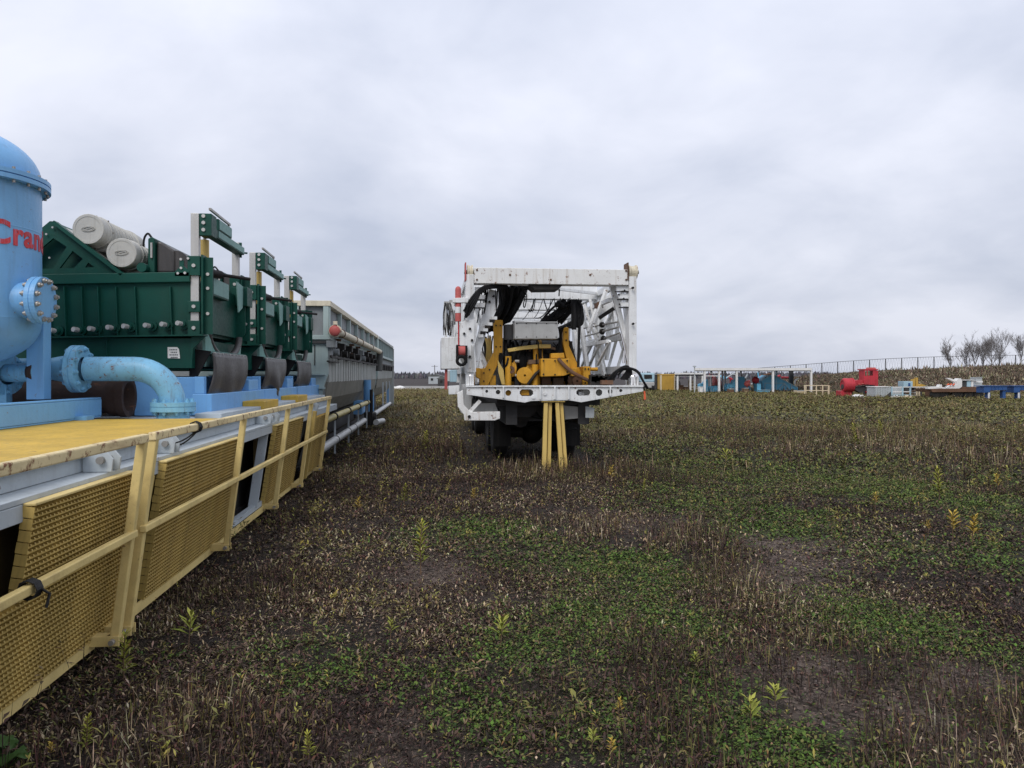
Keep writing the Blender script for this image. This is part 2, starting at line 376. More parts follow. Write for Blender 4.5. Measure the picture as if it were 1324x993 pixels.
c = mixc(nt, mul(nt, sx.outputs[0], 0.75), soil, grn)
c = mixc(nt, mrange(nt, sx.outputs[1], 0.03, 0.55), c, grav)
# the far field: tan stubble, then a gravel lot, then dark ploughed land
geo = N(nt, 'ShaderNodeNewGeometry'); ln = N(nt, 'ShaderNodeVectorMath', operation='LENGTH'); L(geo.outputs['Position'], ln.inputs[0])
fb = noise(nt, ob, 0.22, 6, 0.6); wv = N(nt, 'ShaderNodeMath', operation='MULTIPLY_ADD'); L(fb, wv.inputs[0]); wv.inputs[1].default_value = 14; L(ln.outputs['Value'], wv.inputs[2])
farc = mixc(nt, mrange(nt, pe, 0.3, 0.7), (0.065, 0.057, 0.033), (0.19, 0.165, 0.10))
c = mixc(nt, mrange(nt, wv.outputs[0], 25, 60), c, farc)
c = mixc(nt, mrange(nt, wv.outputs[0], 96, 99), c, (0.30, 0.29, 0.27))
c = mixc(nt, mrange(nt, wv.outputs[0], 124, 132), c, (0.060, 0.052, 0.050))
L(c, b.inputs['Base Color']); b.inputs['Roughness'].default_value = 0.95; b.inputs['Specular IOR Level'].default_value = 0.15
bp = N(nt, 'ShaderNodeBump'); bp.inputs['Strength'].default_value = 1.0; bp.inputs['Distance'].default_value = 0.05; L(pe, bp.inputs['Height']); L(bp.outputs[0], b.inputs['Normal'])
ground.data.materials.append(m)

# embankment rising to the right behind the equipment
def emb_top(px): return np.interp(px, [955, 985, 1010, 1060, 1110, 1200, 1324, 1500, 1900], [0, 0.5, 1.05, 1.5, 1.85, 2.2, 2.55, 2.7, 2.8])
pxs = np.linspace(955, 1900, 120); ds = np.array([72, 76, 79, 82, 85, 88, 92, 100, 130, 170.0]); prof = np.array([0, .25, .55, .82, .97, 1, 1, .98, .7, 0.0])
ev = []
for k, d in enumerate(ds):
    for p in pxs:
        q = dep(p, HZ, d); ev.append((q.x, q.y, float(emb_top(p)) * prof[k] - 0.02 + 0.15 * prof[k] * (vnoise(np.array([q.x]), np.array([q.y]), 3.0, 5)[0] - 0.5)))
n_ = len(pxs); ii = np.arange(len(ev)).reshape(len(ds), n_)
embank = np_mesh('embankment', np.array(ev), np.stack([ii[:-1, :-1], ii[:-1, 1:], ii[1:, 1:], ii[1:, :-1]], -1).reshape(-1, 4), smooth=True)
tag(embank, 'earth embankment behind the parked equipment on the right', None, kind='structure')
m, nt, b, L = nmat('embankment_soil'); ob = N(nt, 'ShaderNodeTexCoord').outputs['Object']
L(mixc(nt, mrange(nt, noise(nt, ob, 1.2, 8, 0.75), 0.3, 0.7), (0.05, 0.04, 0.03), (0.13, 0.105, 0.075)), b.inputs['Base Color']); b.inputs['Roughness'].default_value = 1.0
embank.data.materials.append(m)

# ================================================================== NEAR MUD TANK (left)
DZ = 1.28                                   # deck height
tk = thing('mud_tank', 'long grey mud tank with yellow deck plates and pale blue-grey side beam on the left', 'tank', (-3.6, 6, 0))
y0, y1 = -4.0, 15.6
MB().box(-5.6, -2.02, y0, y1, DZ - 0.06, DZ - 0.02).build('deck', 'tank_grey', tk)
MB().box(-2.05, -2.03, y0, y1, DZ - 0.145, DZ - 0.062).box(-2.05, -1.995, y0, y1, DZ - 0.058, DZ - 0.004).box(-2.05, -1.88, y0, y1, DZ - 0.175, DZ - 0.147).box(-1.93, -1.88, y0, y1, DZ - 0.26, DZ - 0.177).build('side_beam', 'tank_grey', tk, 0.004)
MB().box(-2.36, -2.30, y0, y1, 0.12, DZ - 0.07).build('tank_wall', 'tank_dark', tk)  # grey wall coloured darker: shade of the recess put into the colour
MB().box(-5.6, -2.4, y1 - 0.02, y1 + 0.03, 0.12, DZ - 0.03).build('end_wall', 'tank_grey', tk)
MB().box(-2.5, -2.25, y0, y1, 0.0, 0.14).build('skid_runner', 'chassis_dark', tk)
for i in range(12):
    y = -3.2 + i * 1.62
    MB().bar((-2.27, y, 0.14), (-1.96, y, DZ - 0.18), 0.07, 0.05).build('side_strut', 'chassis_dark', tk)  # struts coloured dark to imitate the shade behind the walkways
# yellow cover plates on the deck, each with its own edge
yy = -4.0
for i, ln_ in enumerate((2.2, 2.4, 2.3, 2.35, 2.3)):
    MB().box(-3.35, -2.0, yy + 0.006, min(yy + ln_, 7.55) - 0.006, DZ - 0.018, DZ + 0.012 + 0.003 * (i % 2)).build('deck_plate', 'deck_yellow', tk, 0.006); yy += ln_
    if yy > 7.5: break
for px_, py_ in ((343, 527), (385, 516)):
    q = on(px_, py_, -2.15)
    MB().box(-2.32, -2.06, q.y - 0.5, q.y + 0.4, DZ + 0.0, DZ + 0.10).build('step_block', 'deck_yellow', tk, 0.01)
MB().box(-2.36, -2.10, 8.0, 15.5, DZ - 0.015, DZ + 0.035).build('deck_edge_strip', 'tank_grey', tk, 0.004)
for px_ in (133, 215, 343, 352, 405):       # hinge lugs on the flange
    y = on(px_, 590, -1.93).y
    for s in (-0.055, 0.055):
        l_ = MB().prism([(-2.02, y + s, DZ - 0.145), (-1.86, y + s, DZ - 0.145), (-1.85, y + s, DZ - 0.07), (-1.89, y + s, DZ - 0.02), (-2.02, y + s, DZ - 0.02)], (0, 0.016, 0)).build('hinge_lug', 'tank_grey', tk, 0.004)
    MB().cyl((-1.915, y - 0.085, DZ - 0.075), (-1.915, y + 0.10, DZ - 0.075), 0.022, n=12).build('hinge_pin', 'bolt_steel', l_)

# ---- folded-down walkways: ribbed planks in a frame, with the handrail folded alongside
TOPX, TOPZ, BOTX, BOTZ = -1.70, 1.325, -1.855, 0.15        # handrail plane
GT, GB = Vector((-1.850, 0, 1.10)), Vector((-2.005, 0, 0.13))   # grating plane, top and bottom
PH = 0.056
def plank_mesh(length):
    """one ribbed plank: two lips with punched openings between them, the lower edge of each opening turned out as a tooth"""
    m = MB(); h, d = PH * 0.49, 0.026
    n = int(length / 0.036); p = length / n
    m.add([(0, 0, -h), (0, length, -h), (0, length, h), (0, 0, h)], [(0, 1, 2, 3)])
    for z in (-.98, .02): m.box(0.0005, d, 0, length, h * z, h * (z + .24))                 # ledges
    for q, (z0, z1) in enumerate(((-.74, .02), (.26, 1.0))):                              # upright fins, and the tooth rising from each ledge
        for i in range(n):
            a = (i + .25 + .5 * q) * p
            if a > length - .012: continue
            m.add([(0, a, h * z0), (d, a, h * z0), (d * .5, a, h * z1), (0, a, h * z1)], [(0, 1, 2, 3)])
            m.add([(d, a - .007, h * z0), (d, a + .007, h * z0), (d * .82, a + .004, h * (z0 + .34)), (d * .82, a - .004, h * (z0 + .34))], [(0, 1, 2, 3)])
    for y in (-.004, length): m.box(-.028, d, y, y + .004, -h * .93, h * .93)                 # end caps
    return m
def walkway(label, py0, py1, ya, yb, posts, pair_end, rails=True, bottom=None, low_from=-1, low_ext=0.0):
    t = thing('folding_walkway', label, 'walkway', (-1.95, ya, 0.0), 'yellow walkways folded down along the mud tank')
    dn = (GB - GT).normalized(); nrm = Vector((-dn.z, 0, dn.x)); nrm = nrm if nrm.x > 0 else -nrm
    rot = Matrix((nrm, Vector((0, 1, 0)), -dn)).transposed().to_4x4()
    if py1 > py0:
        me = None; cnt = int((GB - GT).length / PH)
        for k in range(cnt):
            if k == low_from: py0 -= low_ext; me = None
            if me is None:
                o = plank_mesh(py1 - py0).build('plank', 'grating_yellow', None); me = o.data
            else:
                o = bpy.data.objects.new('plank', me); COL.objects.link(o)
            o.parent = t; p = GT + dn * (PH * (k + .62)) + Vector((0, py0, 0)) + nrm * random.uniform(-.002, .003)
            o.matrix_local = Matrix.Translation(p - Vector((-1.95, ya, 0))) @ rot
        top = GT + nrm * .017; py0 += low_ext if low_from >= 0 else 0
        MB().bar(top + Vector((-.018, py0 - .004, .004)), top + Vector((-.018, py1 + .004, .004)), 0.058, 0.014).build('top_edge', 'rail_yellow', t, 0.004)

        MB().box(-2.10, -2.07, py0, py1, 0.2, 1.0).build('shade_sheet', 'grating_shade', t)  # added dark sheet, standing in for shade behind the grating openings
    ba, bb = bottom or (ya, yb)
    MB().prism([(-2.06, ba, .085), (-1.985, ba, .085), (-1.985, ba, .155), (-1.995, ba, .155), (-1.995, ba, .095), (-2.06, ba, .095)], (0, bb - ba, 0)).build('bottom_edge', 'rail_yellow', t)
    for y in posts:
        po = MB().bar((TOPX, y, TOPZ), (BOTX, y, BOTZ), 0.052, 0.052, Vector((1, 0, 0))).build('post', 'rail_yellow', t, 0.006)
        br = MB().box(-2.04, BOTX + .035, y - .039, y - .028, .115, .175).box(-2.04, BOTX + .035, y + .028, y + .039, .115, .175).box(-2.04, BOTX - .04, y - .028, y + .028, .166, .176).build('foot_bracket', 'rail_yellow', t, 0.003)
        MB().cyl((BOTX, y - .07, .145), (BOTX, y + .07, .145), .016, n=10).build('bracket_bolt', 'bolt_steel', br)
    tr = MB().bar((TOPX, ya, TOPZ), (TOPX, yb, TOPZ), 0.05, 0.052).build('top_rail', 'rail_rusty', t, 0.008)
    mx, mz = TOPX * .52 + BOTX * .48, TOPZ * .52 + BOTZ * .48
    MB().bar((mx + .02, ya, mz), (mx + .015, yb, mz), 0.042, 0.042).build('mid_rail', 'rail_yellow', t, 0.006)
    return t
def yt(px): return on(px, 540, TOPX).y
def yg(px): return on(px, 590, -1.9).y
YA, YB, YC = yt(186), yt(198), yt(316)
walkway('nearest folded yellow walkway, its ribbed grating cut off by the left edge of the picture', yg(24), yg(160), -1.5, YA + .02, (1.2, YA - .015), True, low_from=8, low_ext=1.6)
walkway('folded yellow walkway with a whole grating panel between the double post and black gap', yg(201), yg(302), YB - .02, YC + .03, (YB + .015, YC - .01), True)
y3 = YC + .05
w3 = walkway('far folded yellow walkway with an open black gap and short grating panels', yg(350), yg(386), y3, yt(427), (yt(373), yt(403), yt(426)), True)
w4p = (yg(397), yg(417))
dn = (GB - GT).normalized()
w4 = thing('grating_panel', 'short yellow grating panel at the far end of the folded walkways', 'panel', (-1.95, w4p[0], 0))
nrm = Vector((-dn.z, 0, dn.x)); nrm = nrm if nrm.x > 0 else -nrm
me = None
for k in range(16):
    if me is None: o = plank_mesh(w4p[1] - w4p[0]).build('plank', 'grating_yellow', None); me = o.data
    else: o = bpy.data.objects.new('plank', me); COL.objects.link(o)
    o.parent = w4; o.matrix_local = Matrix.Translation(GT + dn * (PH * (k + 1)) - Vector((-1.95, 0, 0)) + nrm * .05) @ Matrix((nrm, Vector((0, 1, 0)), -dn)).transposed().to_4x4()
e = MB().bar(GT + Vector((.07, w4p[0], .05)), GB + Vector((.07, w4p[0], 0)), .05, .11).build('end_plate', 'grating_yellow', w4)
# grey channel and strut in the open gap
gp = MB().box(-2.06, -2.0, YC + .06, yg(352), .16, .22).build('gap_channel', 'tank_grey', w3)
MB().bar((-1.96, yg(349), 1.08), (-2.03, yg(342), .2), .035, .10, Vector((1, 0, 0))).build('grey_strut', 'tank_grey', w3)
# plain board leaning behind the near post pair
bo = MB().bar(GT + Vector((.05, yg(171), -.05)), GB + Vector((.05, yg(171), .03)), .03, .15, Vector((0, 1, 0))).build('leaning_board', 'wood_brown', None)
tag(bo, 'narrow tan board standing behind the double post beside the nearest grating', 'board')
bo.data.materials[0] = MATS['grating_yellow']
# knots of black wire
ywire = on(253, 549, TOPX).y; yl = on(215, 575, -1.93).y
m_ = MB()
for k in range(5):
    a = Vector((TOPX, ywire + (k - 2) * .012, TOPZ))
    m_.tube([a + Vector((.04 * math.cos(q), 0, .04 * math.sin(q))) for q in np.linspace(0, 2 * math.pi, 9)], .005, 5)
m_.tube(sag((TOPX, ywire, TOPZ - .03), (-1.90, yl, DZ - .08), .02), .006, 5).tube(sag((TOPX, ywire + .04, TOPZ - .03), (-1.90, yl + .1, DZ - .11), .02), .006, 5)
tag(m_.build('tie_wire', 'wire_black', None), 'black wire tying the rusty top rail to a lug on the tank', 'wire')
ym = on(38, 742, -1.76).y; m_ = MB(); mz = TOPZ * .52 + BOTZ * .48
for k in range(6):
    m_.tube([Vector((-1.755 + .042 * math.cos(q), ym + (k - 3) * .009, mz + .042 * math.sin(q))) for q in np.linspace(0, 2 * math.pi, 9)], .005, 5)
m_.tube([(-1.71, ym, mz), (-1.69, ym + .03, mz - .03), (-1.70, ym + .02, mz - .09)], .007, 5)
tag(m_.build('tie_wire', 'wire_black', None), 'twist of black wire wound round the mid rail at the far left', 'wire')

# ---- blue pressure vessel
VX, VY, VR = -4.05, 7.10, 0.615
vs = thing('pressure_vessel', 'tall sky-blue cylindrical vessel with domed lid and red lettering at the left edge', 'vessel', (VX, VY, DZ))
zf = at(57, 237, VY).z; zl = at(57, 415, VY).z
MB().lathe((VX, VY, 0), UP, [(VR, zl), (VR, zf - .035)], 64).build('shell', 'vessel_blue', vs)
MB().lathe((VX, VY, 0), UP, [(VR * math.cos(a), zl - .40 * math.sin(a)) for a in np.linspace(0, math.pi / 2 - .02, 14)], 64).build('bottom_head', 'vessel_blue', vs)
MB().lathe((VX, VY, 0), UP, [(VR, zf + .045)] + [(VR * math.cos(a), zf + .045 + .42 * math.sin(a)) for a in np.linspace(0.02, math.pi / 2 - .02, 14)], 64).build('lid', 'vessel_blue', vs)
for z_ in (zl + .012, zl + .78): MB().lathe((VX, VY, 0), UP, [(VR - .002, z_ - .010), (VR + .004, z_), (VR - .002, z_ + .010)], 64).build('weld_seam', 'vessel_blue', vs)
fl = MB().lathe((VX, VY, 0), UP, [(VR, zf - .04), (VR + .07, zf - .04), (VR + .07, zf - .004), (VR + .055, zf - .004), (VR + .055, zf + .006), (VR + .07, zf + .006), (VR + .07, zf + .042), (VR, zf + .042)], 64, False).build('lid_flange', 'vessel_blue', vs)
for i in range(28):
    a = 2 * math.pi * i / 28; p = Vector((VX + (VR + .04) * math.cos(a), VY + (VR + .04) * math.sin(a), 0))
    MB().cyl(p + UP * (zf - .065), p + UP * (zf + .066), .014, n=6).build('bolt', 'bolt_steel', fl)
# side nozzle with blind flange, facing +X
nz_, nyv = at(60, 388, 6.95).z, 6.98; xe = on(63, 388, -3.2).x
xe = VX + VR + .10
MB().cyl((VX + VR - .12, nyv, nz_), (xe, nyv, nz_), .155, n=32).build('nozzle', 'vessel_blue', vs)
nf = MB().lathe((xe, nyv, nz_), (1, 0, 0), [(.10, -.035), (.2, -.035), (.2, 0), (.195, .002), (.195, .008), (.2, .01), (.2, .048), (.0001, .05)], 40, False).build('nozzle_flange', 'vessel_blue', vs)
for i in range(12):
    a = 2 * math.pi * (i + .5) / 12; c_ = Vector((xe, nyv + .168 * math.cos(a), nz_ + .168 * math.sin(a)))
    MB().cyl(c_ + Vector((-.075, 0, 0)), c_ + Vector((.085, 0, 0)), .013, n=8).cyl(c_ + Vector((.05, 0, 0)), c_ + Vector((.07, 0, 0)), .023, n=6).cyl(c_ - Vector((.06, 0, 0)), c_ - Vector((.036, 0, 0)), .023, n=6).build('bolt', 'bolt_steel', nf)
lx = at(50, 470, 7.3)
for (x, y) in ((lx.x - .07, 7.45), (VX - .5, 7.45), (lx.x - .07, 6.45), (VX - .5, 6.45)):
    MB().box(x - .075, x + .075, y - .07, y + .07, DZ + .2, zl + .10).build('leg', 'vessel_blue', vs, 0.006)
sb = onz(131, 541, DZ)
for x in (sb.x, VX - .6):
    MB().box(x - .10, x, 4.6, sb.y, DZ + .19, DZ + .205).box(x - .055, x - .045, 4.6, sb.y, DZ + .028, DZ + .19).box(x - .10, x, 4.6, sb.y, DZ + .014, DZ + .028).box(x - .012, x - .002, sb.y - .012, sb.y, DZ + .028, DZ + .19).box(x - .004, x + .004, 4.62, sb.y - .002, DZ + .03, DZ + .188).build('skid_beam', 'vessel_blue', vs, 0.004)
q = onz(72, 545, DZ); MB().box(sb.x, sb.x + .10, q.y - .08, q.y + .08, DZ + .013, DZ + .05).build('anchor_foot', 'vessel_blue', vs)
# lettering wrapped round the shell
def wrap_text(txt, size, a0, z, name, mat, parent, cx, cy, r):
    cu = bpy.data.curves.new('txt', 'FONT'); cu.body = txt; cu.size = size; cu.extrude = 0.002; cu.offset = 0.008; cu.space_character = 1.08
    ob = bpy.data.objects.new('txt', cu); COL.objects.link(ob)
    me = bpy.data.meshes.new_from_object(ob.evaluated_get(bpy.context.evaluated_depsgraph_get())); COL.objects.unlink(ob); bpy.data.objects.remove(ob)
    bm = bmesh.new(); bm.from_mesh(me); bmesh.ops.subdivide_edges(bm, edges=[e for e in bm.edges if e.calc_length() > .05], cuts=2)
    bmesh.ops.triangulate(bm, faces=bm.faces); bm.to_mesh(me); bm.free()
    m = MB(); vv = []
    for v in me.vertices:
        a = a0 + v.co.x / r; rr = r + .003 + v.co.z; vv.append((cx + rr * math.cos(a), cy + rr * math.sin(a), z + v.co.y))
    m.add(vv, [tuple(p.vertices) for p in me.polygons]); return m.build(name, mat, parent)
dA = math.atan2(-VY, -VX)                                   # towards the camera
wrap_text('Crandall', .27, dA + .30, at(10, 309, 6.6).z, 'lettering', 'lettering_red', vs, VX, VY, VR)

# ---- blue elbow pipe
ex = at(224, 528, 7.75); pe_ = Vector((ex.x, ex.y, DZ + .02)); pz = at(130, 477, ex.y).z; R_ = min(pz - (DZ + .12), .40); pr = .117
xa = at(112, 476, ex.y).x
bp_ = thing('elbow_pipe', 'sky-blue flanged pipe bending down to the yellow deck beside the green shaker', 'pipe', (ex.x, ex.y, DZ))
path = [(xa, ex.y, pz)] + [(ex.x - R_ + R_ * math.sin(a), ex.y, pz - R_ + R_ * math.cos(a)) for a in np.linspace(0, math.pi / 2, 14)] + [(ex.x, ex.y, DZ + .05)]
MB().tube(path, pr, 28).build('pipe', 'pipe_blue', bp_)
def flange(c, ax, r, name, parent, mat='pipe_blue', bolts=10, th=.045):
    c = Vector(c); ax = Vector(ax).normalized()
    f = MB().lathe(c, ax, [(r * .5, -th), (r, -th), (r, -.004), (r * .97, -.002), (r * .97, .004), (r, .006), (r, th), (r * .5, th)], 36, False).build(name, mat, parent)
    u = ax.orthogonal().normalized(); w = ax.cross(u)
    for i in range(bolts):
        a = 2 * math.pi * i / bolts; p = c + u * (r * .84 * math.cos(a)) + w * (r * .84 * math.sin(a))
        MB().cyl(p - ax * (th + .035), p + ax * (th + .035), r * .055, n=8).cyl(p + ax * th, p + ax * (th + .022), r * .1, n=6).cyl(p - ax * (th + .022), p - ax * th, r * .1, n=6).build('bolt', 'pipe_blue', f)
    return f
flange((ex.x, ex.y, DZ + .115), UP, .205, 'base_flange', bp_)
MB().cyl((ex.x, ex.y, DZ - .01), (ex.x, ex.y, DZ + .08), .15, n=28).build('base_stub', 'pipe_blue', bp_)
xf = at(101, 476, ex.y).x
flange((xf, ex.y, pz), (1, 0, 0), .225, 'joint_flange', bp_)
xl = at(64, 477, ex.y).x
MB().cyl((xl, ex.y, pz), (xf, ex.y, pz), .10, .15, n=28).build('reducer', 'pipe_blue', bp_)
MB().cyl((xl - 1.6, ex.y, pz), (xl, ex.y, pz), .10, n=24).build('inlet_pipe', 'pipe_blue', bp_)
# butterfly valve left of the vessel leg
vv = at(12, 484, 7.55)
va = thing('pipe_valve', 'sky-blue valve body with round flange below the vessel at the left edge', 'valve', (vv.x, 7.55, DZ))
flange((vv.x - .06, 7.55, vv.z), (1, -.35, 0), .19, 'valve_body', va, bolts=8, th=.06)
MB().cyl((vv.x - .5, 7.7, vv.z), (vv.x + .30, 7.45, vv.z + .02), .085, n=20).build('stub_pipe', 'pipe_blue', va)
MB().lathe((vv.x + .30, 7.45, vv.z + .02), (1, -.35, 0), [(.085, -.05), (.1, -.05), (.1, .0), (.06, .0), (.06, -.04), (.001, -.04)], 20).build('threaded_end', 'rusty_pipe', va)
MB().box(vv.x - .12, vv.x + .0, 7.5, 7.6, DZ + .01, vv.z - .1).build('valve_stand', 'pipe_blue', va)
# rusty pipe lying on the deck
rp = at(167, 535, 8.15); rz = DZ + .20; rr_ = .175
ru = thing('rusty_pipe', 'large rust-brown pipe with a flared collar lying under the blue elbow pipe', 'pipe', (rp.x, rp.y, DZ))
MB().lathe((rp.x, rp.y, rz), (1, 0, 0), [(rr_ * .92, -1.7), (rr_ * .92, -.20), (rr_ * 1.02, -.18), (rr_ * 1.08, -.14), (rr_ * 1.08, 0), (rr_ * .84, 0), (rr_ * .84, -1.7)], 36).build('pipe_wall', 'rusty_pipe', ru)
MB().lathe((rp.x, rp.y, rz), (1, 0, 0), [(rr_ * 1.09, -.07), (rr_ * 1.16, -.07), (rr_ * 1.16, 0.003), (rr_ * .9, 0.003)], 36, False).build('collar', 'rusty_pipe', ru)
for s in (-1.3, -.35): MB().box(rp.x + s - .05, rp.x + s + .05, rp.y - .2, rp.y + .2, DZ + .012, DZ + .04).build('chock', 'wood_brown', ru)

# ================================================================== SHALE SHAKERS
SX = -2.50; SY = on(253, 400, SX).y                          # front post of the first shaker
def z2(x, y): return (x / 4.73, 330 + y / 4.73)
def z3(x, y): return (50 + x / 6.62, 270 + y / 6.62)
WY = SY - .02                                                # near side wall plane
def w2(x, y, dy=0.0): return at(*z2(x, y), WY + dy)
def w3_(x, y, dy=0.0): return at(*z3(x, y), WY + dy)
SW = on(305, 400, SX).y - SY                                 # width between the lift posts
XB = -5.0                                                    # rear end
sh = thing('shale_shaker', 'nearest dark green shale shaker with two grey motors on its sloping frame', 'shaker', (-3.4, SY, DZ), 'green shale shakers in a row on the mud tank')
zt, zb, zb2 = w2(700, 130).z, w2(700, 497).z, w2(700, 690).z
xr_ = w2(1175, 300).x
MB().box(XB, xr_, WY + .03, WY + SW + .12, zb + .03, zt - .09).build('body', 'shaker_green', sh)
for s, dy in ((0, 0.0), (1, SW + .12)):
    MB().prism([(XB, WY + dy, zb - .0), (xr_, WY + dy, w2(1175, 490).z), (xr_, WY + dy, w2(1170, 160).z), (XB, WY + dy, w2(0, 175).z - .03)], (0, .03, 0)).build('side_wall', 'shaker_green', sh)
    tl = w2(270, 125, 0); trt = w2(1168, 105, 0); hh = .105
    MB().hexa([(XB, WY + dy - .05, tl.z - hh - .02), (trt.x, WY + dy - .05, trt.z - hh), (trt.x, WY + dy + .05, trt.z - hh), (XB, WY + dy + .05, tl.z - hh - .02),
               (XB, WY + dy - .05, tl.z - .02), (trt.x, WY + dy - .05, trt.z), (trt.x, WY + dy + .05, trt.z), (XB, WY + dy + .05, tl.z - .02)]).build('top_beam', 'shaker_green', sh, 0.006)
for x in (290, 400, 505, 605, 715, 830, 1045):
    a, b_ = w2(x, 195), w2(x + 12, 497)
    MB().prism([a, (a.x + .010, a.y, a.z), (b_.x + .010, b_.y, b_.z), b_], (0, -.05, 0)).build('rib', 'shaker_green', sh)
a, b_ = w2(270, 512), w2(1255, 487)
MB().hexa([(XB, WY - .08, a.z - .015), (b_.x, WY - .08, b_.z - .012), (b_.x, WY + .1, b_.z - .012), (XB, WY + .1, a.z - .015), (XB, WY - .08, a.z), (b_.x, WY - .08, b_.z + .003), (b_.x, WY + .1, b_.z + .003), (XB, WY + .1, a.z)]).build('side_flange', 'shaker_green', sh)
MB().box(XB, w2(1175, 600).x, WY + .012, WY + SW + .1, zb2, zb - .015).build('lower_hopper', 'shaker_green', sh)
MB().prism([w2(655, 512, .012), w2(662, 512, .012), w2(662, 690, .012), w2(655, 690, .012)], (0, -.02, 0)).build('seam_rib', 'shaker_green', sh)
MB().prism([w2(1170, 497), w2(1255, 497), w2(1180, 570), w2(1172, 690), w2(1160, 690)], (0, .03, 0)).build('corner_gusset', 'shaker_green', sh)
for x, y in ((345, 465), (485, 460), (580, 455), (690, 447), (785, 440), (915, 435), (1015, 428), (1110, 422)):
    p = w2(x, y)
    k_ = MB().cyl(p + Vector((.03, -.035, 0)), p + Vector((.03, 0.0, 0)), .055, n=14).cyl(p + Vector((.03, -.085, 0)), p + Vector((.03, -.035, 0)), .032, n=10).build('wedge_bolt', 'shaker_green', sh)
    MB().cyl(p + Vector((.0, -.14, .004)), p + Vector((.02, -.08, .0)), .026, n=8).build('bolt_head', 'galvanised', k_)
pl = thing('paper_placard', 'small white printed placard stuck on the green side of the nearest shaker', 'placard', w2(1063, 600, .0))
q0, q1 = w2(1027, 630, .006), w2(1102, 562, .006)
MB().prism([(q0.x, q0.y, q0.z), (q1.x, q0.y, q0.z - .002), (q1.x - .012, q0.y, q1.z - .02), (q1.x - .03, q0.y, q1.z), (q0.x - .003, q0.y, q1.z)], (0, -.004, 0)).build('sheet', 'placard_white', pl)
pt = MB()
for k in range(4):
    z_ = q1.z - .022 - k * .027; xx = q0.x + .018 + .012 * (k % 2)
    while xx < q1.x - .03:
        w_ = random.uniform(.008, .016); pt.box(xx, xx + w_, q0.y - .0065, q0.y - .0045, z_ - .012, z_); xx += w_ + .005
pt.build('printed_lines', 'print_dark', pl)
# sloping motor frame with cut-outs
for dy in (.02, SW * .62):
    P = lambda x, y: w3_(x, y, dy)
    plate_holes([P(-330, 560), P(-60, 235), P(95, 105), P(150, 108), P(725, 552)], [[P(125, 250), P(240, 325), P(120, 512), P(-40, 512), P(-40, 390)], [P(290, 360), P(378, 428), P(300, 508), P(178, 508)], [P(425, 460), P(478, 498), P(395, 502)]],
                (0, .03, 0), 'motor_frame_plate', 'shaker_green', sh)
MB().prism([w3_(x, y, .14) for x, y in ((-330, 556), (-60, 240), (95, 115), (150, 118), (700, 552))], (0, SW * .62 - .16, 0)).build('motor_frame_core', 'shaker_green', sh)
a, b_ = w3_(150, 105, 0), w3_(735, 552, 0)
nn = Vector((.6, 0, .8))
MB().bar(a + nn * -.02, b_ + nn * -.02, .10, .035, nn).build('frame_flange', 'shaker_green', sh)
MB().hexa([a + Vector((0, .05, -.07)), b_ + Vector((0, .05, -.07)), b_ + Vector((0, SW * .62, -.07)), a + Vector((0, SW * .62, -.07)), a + Vector((0, .05, -.03)), b_ + Vector((0, .05, -.03)), b_ + Vector((0, SW * .62, -.03)), a + Vector((0, SW * .62, -.03))]).build('motor_bed', 'motor_grey', sh)
for x, y in ((122, 160), (68, 218), (95, 420)):
    p = w3_(x, y, 0); MB().cyl(p, p + Vector((0, -.012, 0)), .011, n=8).build('frame_bolt', 'galvanised', sh)
for x, y, r in ((423, 172, 118), (708, 375, 114)):
    c_ = w3_(x, y, -.02); r_ = r / 6.62 * .0089
    mo = MB().lathe(c_, (0, 1, 0), [(.001, .004), (r_ * .80, .004), (r_ * .82, 0), (r_ * .97, 0), (r_, .008), (r_, .17), (r_ * 1.06, .175), (r_ * 1.06, .23), (r_ * .92, .235), (r_ * .92, .95), (r_ * 1.06, .955), (r_ * 1.06, 1.01), (r_, 1.015), (r_, 1.17), (r_ * .9, 1.19), (.001, 1.19)], 64, False).build('motor', 'motor_grey', sh)
    MB().prism([c_ + Vector((-.21, .26, -.02)), c_ + Vector((-.04, .26, -.19)), c_ + Vector((.14, .26, -.20)), c_ + Vector((.10, .26, .0)), c_ + Vector((-.12, .26, .10))], (0, .66, 0)).build('motor_foot', 'motor_grey', mo, 0.02)
    for q in range(7): MB().lathe(c_ + Vector((0, .30 + q * .09, 0)), (0, 1, 0), [(r_ * .9, 0), (r_ * .99, .005), (r_ * .99, .02), (r_ * .9, .025)], 32, False).build('cooling_fin', 'motor_grey', mo)
    ov = MB()
    for sc_ in (1.0, .72):
        ov.tube([c_ + Vector((.066 * sc_ * math.cos(t), -.002, .026 * sc_ * math.sin(t) + .3 * .066 * sc_ * math.cos(t) * .25)) for t in np.linspace(0, 2 * math.pi, 25)], .0035, 5)
    ov.tube([c_ + Vector((x_, -.002, .010 * math.sin(x_ * 40))) for x_ in np.linspace(-.035, .035, 7)], .0035, 5)
    ov.build('cast_emblem', 'motor_grey', mo)
    for k in range(8):
        t = 2 * math.pi * k / 8; p = c_ + Vector((r_ * 1.0 * math.cos(t), .20, r_ * 1.0 * math.sin(t)))
        MB().ball(p + (p - c_ - Vector((0, .2, 0))).normalized() * .012, .012, 6, 4).build('motor_bolt', 'bolt_steel', mo)
